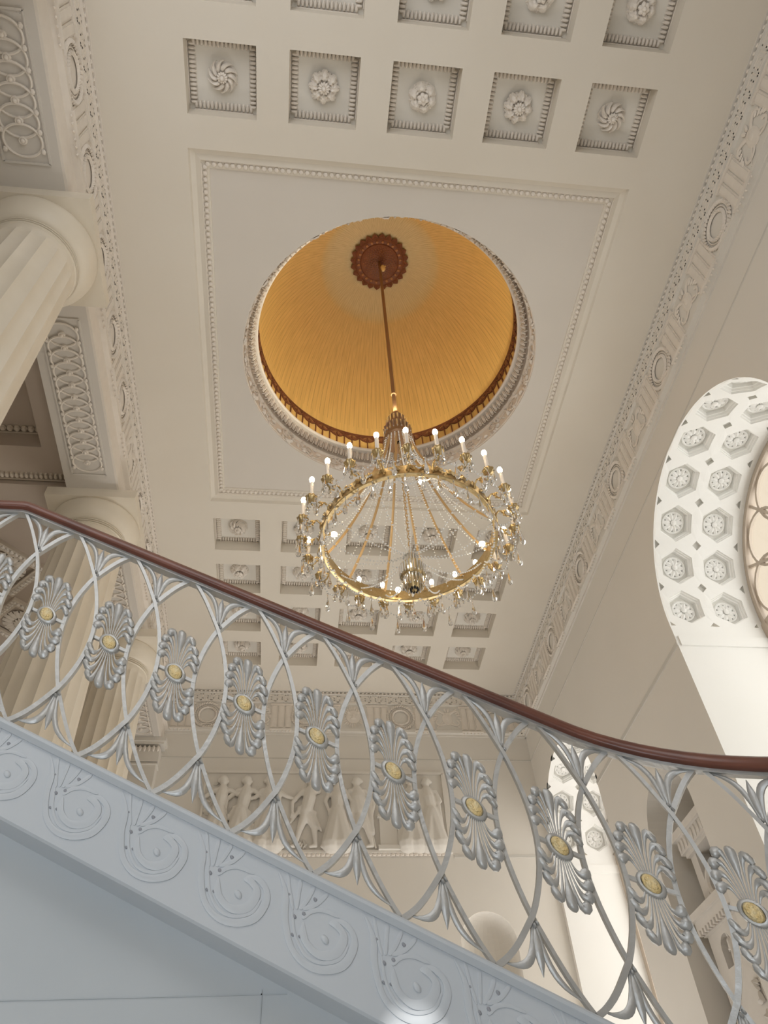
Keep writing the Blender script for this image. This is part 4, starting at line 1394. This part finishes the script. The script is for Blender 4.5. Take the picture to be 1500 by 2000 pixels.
def piece(key, name, m, s0, parent, lo, ang=45, **kw):
    """straight bays share sheared meshes; the landing and the winder are bent one by one"""
    src = PIECES[key]
    xs_ = [v[0] for v in src.v]
    straight = (s0 + min(xs_) >= SL) and (s0 + max(xs_) <= SCV)
    if straight:
        if key not in CACHE:
            mb = MB(); mb.v = [(x, y, z - K * x) for x, y, z in src.v]; mb.f = src.f
            CACHE[key] = mb.mesh(name, m, ang=ang)
        base = Vector(wp(s0, 0)) - ba_off
        return link(name, CACHE[key], parent, tuple(base - lo), **kw)
    mb = MB(); base = Vector(wp(s0, 0)); W_ = warp_at(s0)
    mb.v = [tuple(Vector(W_(*p)) - base) for p in src.v]; mb.f = src.f
    return link(name, mb.mesh(name, m, ang=ang), parent, tuple(base - ba_off - lo), **kw)
Z3 = Vector((0, 0, 0))
for i in range(-3, 13):
    s0 = S0 + PB * i
    if s0 > 1.9 or s0 < -1.75: continue
    base = Vector(wp(s0, 0)) - ba_off
    md = piece('rim', 'medallion', M['silver'], s0, ba, Z3)
    piece('boss', 'gilded_boss', M['gold'], s0, md, base, label='gilded oval boss')
    for j in range(-4, 5):
        for u in (1, -1): piece(('p', j, u), 'petal', M['silver'], s0, md, base)
    s1 = s0 + PB / 2
    b1 = Vector(wp(s1, 0)) - ba_off
    for k in (1, -1): piece(('b', k), 'lattice_bar', M['silver'], s1, ba, Z3, ang=35)
    for u in (1, -1):
        pm = piece(('c', u), 'palmette', M['silver'], s1, ba, Z3)
        for k in (-1, 0, 1): piece(('l', k, u), 'palmette_leaf', M['silver'], s1, pm, b1)

# ================================================================== RELIEF ON THE END WALL
def cap(mb, a, b, ra, rb, fl=.55):
    n = 5
    P = [tuple(a[i] + (b[i] - a[i]) * t / n for i in range(3)) for t in range(n + 1)]
    mb.tube(P, [ra + (rb - ra) * t / n for t in range(n + 1)], 10, flat=(1, 1), up=(0, 1, 0))
    mb.ell(a, (ra, ra, ra), 10, 6); mb.ell(b, (rb, rb, rb), 10, 6)
def relief_body(J, drape, name, parent, loc):
    """J: joint dict in metres (x, z), body seen from the room; one voxel-joined skin"""
    mb = MB()
    p = lambda k, y=.06: (J[k][0], y, J[k][1])
    hx_, hz_ = J['head']
    mb.ell((hx_, .075, hz_), (.085, .09, .115), 12, 8)
    mb.ell((hx_ - .012 * J['f'], .075, hz_ + .035), (.098, .09, .095), 12, 8)          # hair
    mb.ell((hx_ + .085 * J['f'], .09, hz_ - .012), (.024, .03, .03), 8, 5)             # nose
    mb.ell((hx_ - .10 * J['f'], .075, hz_ + .02), (.045, .05, .05), 8, 5)              # bun
    cap(mb, p('neck'), (hx_, .07, hz_ - .06), .048, .045)
    cap(mb, p('neck'), p('chest'), .10, .135); cap(mb, p('chest'), p('hip'), .135, .125)
    for s_ in ('l', 'r'):
        cap(mb, p('sh' + s_), p('el' + s_, .075), .055, .044); cap(mb, p('el' + s_, .075), p('ha' + s_, .08), .043, .030)
        hd_ = p('ha' + s_, .085); mb.ell(hd_, (.038, .035, .045), 8, 6)
        for q in range(4):
            mb.tube([hd_, (hd_[0] + .028 * (q - 1.5), hd_[1], hd_[2] + (.055 if J['ha' + s_][1] > J['el' + s_][1] else -.055))], [.014, .010], 5)
        cap(mb, p('hip'), p('kn' + s_, .075), .105, .072); cap(mb, p('kn' + s_, .075), p('fo' + s_, .06), .068, .042)
        f = p('fo' + s_, .06); cap(mb, f, (f[0] + .11 * J['f'], .07, f[2] - .015), .04, .03)
    cap(mb, p('shl'), p('shr'), .06, .06)
    for (a, b, r0, r1) in drape: cap(mb, (a[0], .065, a[1]), (b[0], .06, b[1]), r0, r1)
    o = obj(name, mb, M['wall'], parent, loc=loc)
    rm = o.modifiers.new('join', 'REMESH'); rm.mode = 'VOXEL'; rm.voxel_size = .021; rm.use_smooth_shade = True
    o.scale = (1, .8, 1)
    return o
X0, X1, ZL, ZH = -1.75, 3.12, 6.42, 8.02
rel = empty('figure_relief', (0, YF, ZL), label='long carved plaster relief of draped standing figures on the end wall', cat='relief')
mb = MB().box(((X0 + X1) / 2, -.015, .80), (X1 - X0, .03, 1.60)); obj('relief_field', mb, M['wall'], rel, smooth=False)
mb = MB()
for z in (-.02, 1.62): mb.box(((X0 + X1) / 2, -.04, z), (X1 - X0 + .1, .08, .05))
for x in (X0, X1): mb.box((x, -.04, .80), (.04, .08, 1.62))
obj('relief_frame', mb, M['wall'], rel, smooth=False)
mb = MB(); bead_run(mb, X1 - X0, .09, .06, .035, 0)
obj('bead_moulding', mb, M['orn'], rel, loc=((X0 + X1) / 2, -.05, -.07), kind='stuff')
def pose(f=1, lean=0, al=(-.30, 1.02), ar=(.34, 1.08), hl=(-.22, .80), hr=(.52, 1.24), step=.16, bend=0.0, h=1.0):
    return {'f': f, 'head': (lean * 1.6, 1.36 * h), 'neck': (lean * 1.4, 1.20 * h), 'chest': (lean, 1.03 * h), 'hip': (0, .74 * h),
            'shl': (lean * 1.3 - .16, 1.17 * h), 'shr': (lean * 1.3 + .16, 1.17 * h), 'ell': al, 'elr': ar, 'hal': hl, 'har': hr,
            'knl': (-.09 - bend * .4, .40 * h), 'knr': (.10 + bend, .42 * h), 'fol': (-.12 - step * .5, .06), 'for': (.12 + step * .5, .06)}
skirt = [((0, .74), (-.12, .10), .15, .20), ((0, .74), (.12, .10), .15, .20), ((.02, .72), (.0, .10), .12, .16), ((-.10, .60), (-.22, .08), .04, .035), ((.10, .60), (.24, .07), .04, .035), ((0, .60), (.06, .10), .10, .185)]
cloak = [((-.14, 1.12), (-.26, .20), .06, .07), ((.16, 1.10), (.20, .30), .05, .06), ((-.1, 1.0), (.16, .62), .05, .05)]
sash = [((-.14, .80), (.16, .70), .055, .06), ((.14, .70), (.30, .36), .045, .03), ((-.12, .80), (-.30, .52), .05, .03)]
figs = [(-1.42, pose(1, .03, hl=(-.40, 1.05)), skirt), (-.98, pose(1, .05, al=(-.30, .98), hl=(-.30, .72), hr=(.46, 1.02)), skirt + sash),
        (-.42, pose(1, -.02, ar=(.32, 1.05), hr=(.50, .98), hl=(-.40, 1.00)), skirt + cloak), (.30, pose(-1, .06, al=(-.28, .92), ar=(.22, 1.30), hl=(-.28, .66), hr=(.02, 1.46), bend=.06), sash),
        (.92, pose(-1, .0, al=(-.24, .95), hl=(-.16, .72), hr=(.30, .82), ar=(.28, .98)), skirt), (1.40, pose(-1, -.06, ar=(.26, .92), hr=(.20, .62), hl=(-.42, .98)), cloak[:2]),
        (2.40, pose(-1, .02, al=(-.26, .95), hl=(-.12, .80), hr=(.20, .70), ar=(.26, .92)), skirt + cloak), (2.80, pose(-1, -.03, ar=(.22, .96), hr=(.05, .86), hl=(-.28, .78), al=(-.26, .98)), skirt + cloak)]
for x, J, dr in figs:
    o = relief_body(J, dr, 'carved_figure', rel, (x, -.02, .03))
    o.rotation_euler = (0, 0, PI); o.scale = (-1, 1.0, 1)
# carved altar, staff, bending branch and low plants between the figures
mb = MB(); mb.box((1.92, -.07, .34), (.34, .10, .62)); mb.box((1.92, -.08, .66), (.42, .13, .05)); mb.box((1.92, -.08, .04), (.42, .13, .08))
for k in range(4): mb.ell((1.80 + .08 * k, -.08, .73), (.05, .05, .06), 8, 5)
obj('carved_altar', mb, M['wall'], rel, smooth=False)
mb = MB(); mb.tube([(1.66, -.09, .04), (1.44, -.10, 1.0)], .02, 6); obj('carved_staff', mb, M['wall'], rel)
mb = MB(); mb.tube([(1.12 + .10 * math.sin(i * .9), -.08, .06 + .11 * i) for i in range(7)], [.05, .05, .045, .04, .035, .03, .02], 8); obj('carved_serpent', mb, M['wall'], rel)
mb = MB()
for i in range(14): leafpatch(mb, (.0 + .05 * (i % 7), -.03, .05 + .05 * (i // 7)), (math.cos(i * 1.3), 0, 1), .14, .03, .06, (0, -1, 0))
for i in range(12): leafpatch(mb, (-1.62 + .02 * (i % 3), -.03, .35 + .09 * i), (math.cos(i * 2.3), 0, .5), .14, .03, .05, (0, -1, 0))
obj('carved_plants', mb, M['wall'], rel, kind='stuff')

# bust in the round niche
bu = empty('bust', (FNICHE[0], YF + .02, FNICHE[3]), label='small white portrait bust on a plinth inside the round niche', cat='bust')
mb = MB(); mb.lathe([(.20, 0), (.20, .1), (.15, .14), (.13, .9), (.17, .96), (.17, 1.0), (.001, 1.0)], 20); obj('plinth', mb, M['stove'], bu, loc=(0, .12, 0))
mb = MB(); mb.ell((0, 0, 1.52), (.105, .125, .155), 14, 10); cap(mb, (0, .02, 1.22), (0, .01, 1.42), .075, .068); mb.ell((0, .02, 1.16), (.25, .13, .17), 16, 8)
mb.ell((0, -.125, 1.51), (.02, .03, .035), 8, 6); mb.ell((0, .03, 1.58), (.115, .125, .12), 14, 8)
for k in (-1, 1): mb.ell((.105 * k, .01, 1.51), (.018, .03, .04), 8, 5); mb.ell((.042 * k, -.11, 1.545), (.02, .012, .012), 8, 5)
mb.ell((0, -.118, 1.455), (.032, .014, .012), 8, 5); mb.lathe([(.10, 1.0), (.06, 1.04), (.09, 1.1)], 16)
o = obj('head_and_shoulders', mb, M['stove'], bu, loc=(0, .12, .18))
rm = o.modifiers.new('join', 'REMESH'); rm.mode = 'VOXEL'; rm.voxel_size = .016; rm.use_smooth_shade = True

# ================================================================== STOVE IN THE WALL NICHE
sv = empty('stove', (5.45, 9.42, ZF), label='white sculpted stove tower standing in the side wall niche', cat='stove')
def svp(name, mb, m=None, parent=None, **k): return obj(name, mb, m or M['stove'], parent or sv, **k)
b0 = -ZF
mb = MB().box((.25, 0, 1.1), (.75, 1.30, 2.2)); mb.box((.25, 0, .15), (.85, 1.40, .3)); svp('pedestal', mb, smooth=False)
mb = MB().box((.24, 0, 2.28 + b0 - 1.5 + .0), (.80, 1.34, .12)); svp('pedestal_cap', mb, smooth=False)
zc1 = b0 + .75
mb = MB()   # body with a round-headed niche towards the room
fn = lambda u, z: (-.06, u, z)
wall_faces(mb, fn, -.54, .54, b0 + .95, b0 + 3.32, [(.15, .15, b0 + 3.08, b0 + 2.88)])
niche_shell(mb, lambda u, z, d: (-.06 + d, u, z), .15, .15, b0 + 3.08, b0 + 2.88, .14, 14)
for y in (-.54, .54): mb.quad((-.06, y, b0 + .95), (.5, y, b0 + .95), (.5, y, b0 + 3.32), (-.06, y, b0 + 3.32))
svp('stove_body', mb, smooth=False)
mb = MB().box((.2, 0, b0 + 3.55), (.78, 1.26, .09)); mb.box((.2, 0, b0 + 3.45), (.70, 1.18, .12)); mb.box((.2, 0, b0 + 3.36), (.60, 1.12, .08))
cor = svp('stove_cornice', mb, smooth=False)
mb = MB()
for i in range(13): mb.box((-.135, -.54 + .09 * i, b0 + 3.36), (.05, .045, .06))
for i in range(6): mb.box((-.08 + .11 * i, -.585, b0 + 3.36), (.05, .05, .06))
svp('dentils', mb, None, cor, smooth=False, kind='stuff')
# figure in the niche
mb = MB(); zz = b0 + 2.06
cap(mb, (0, 0, zz + .05), (0, 0, zz + .30), .085, .055); cap(mb, (0, 0, zz + .30), (0, 0, zz + .44), .06, .07); mb.ell((0, 0, zz + .565), (.042, .048, .058), 10, 8); cap(mb, (0, 0, zz + .44), (0, 0, zz + .54), .03, .025)
for k in (-1, 1): cap(mb, (0, .075 * k, zz + .46), (-.02, .10 * k, zz + .30), .024, .02); cap(mb, (-.02, .10 * k, zz + .30), (-.06, .05 * k, zz + .22 + .1 * k), .02, .014)
mb.v = [(x * .62, y * .62, b0 + 2.84 + (z - zz) * .66) for x, y, z in mb.v]
f_ = svp('niche_figure', mb, loc=(-.03, .09, 0))
rm = f_.modifiers.new('join', 'REMESH'); rm.mode = 'VOXEL'; rm.voxel_size = .007; rm.use_smooth_shade = True
# draped side figures and swags on the lower body
mb = MB()
for k in (-1, 1):
    y = .36 * k
    cap(mb, (-.12, y, b0 + 1.0), (-.12, y, b0 + 1.65), .15, .09); cap(mb, (-.12, y, b0 + 1.65), (-.12, y, b0 + 1.9), .09, .085); mb.ell((-.13, y, b0 + 2.06), (.06, .065, .08), 10, 8)
    cap(mb, (-.14, y - .09 * k, b0 + 1.85), (-.17, y - .16 * k, b0 + 1.6), .035, .028); cap(mb, (-.12, y + .09 * k, b0 + 1.85), (-.16, y + .08 * k, b0 + 1.5), .035, .028)
    for q in range(5): cap(mb, (-.20, y - .08 + .04 * q, b0 + 1.05), (-.16, y - .03 + .015 * q, b0 + 1.6), .022, .014)
cy_ = svp('caryatid', mb)
rm = cy_.modifiers.new('join', 'REMESH'); rm.mode = 'VOXEL'; rm.voxel_size = .018; rm.use_smooth_shade = True
mb = MB()
for i in range(40): 
    r_ = random.Random(i)
    leafpatch(mb, (-.05 + .55 * r_.random(), -.465, b0 + 1.0 + 2.1 * r_.random()), (r_.random() - .5, 0, r_.random() - .3), .16, .04, .05, (0, -1, 0))
for i in range(24):
    r_ = random.Random(i + 90)
    leafpatch(mb, (-.065, -.42 + .18 * r_.random(), b0 + 2.0 + 1.1 * r_.random()), (0, r_.random() - .5, r_.random() - .3), .14, .035, .05, (-1, 0, 0))
svp('leaf_carving', mb, kind='stuff')
# upper tier: two posts, open ring and a fluted cap block
for y in (-.34, .34):
    mb = MB().box((.12, y, b0 + 3.93), (.20, .16, .80)); mb.box((.12, y, b0 + 3.63), (.26, .22, .08)); svp('post', mb, smooth=False)
mb = MB(); mb.tube([(.05, .22 * math.cos(2 * PI * i / 24), b0 + 3.83 + .20 * math.sin(2 * PI * i / 24)) for i in range(24)], .05, 8, closed=True, up=(1, 0, 0)); svp('open_ring', mb)
mb = MB().box((.30, 0, b0 + 3.83), (.02, .30, .28)); svp('flue_opening', mb, M['hole'], smooth=False)
mb = MB().box((.14, 0, b0 + 4.42), (.44, .94, .20)); mb.box((.14, 0, b0 + 4.56), (.54, 1.04, .10)); mb.box((.14, 0, b0 + 4.30), (.36, .84, .06)); top = svp('stove_top', mb, smooth=False)
mb = MB()
for i in range(9): mb.ell((-.085, -.42 + .105 * i, b0 + 4.42), (.02, .035, .08), 6, 5)
svp('stove_top_leaves', mb, None, top, kind='stuff')
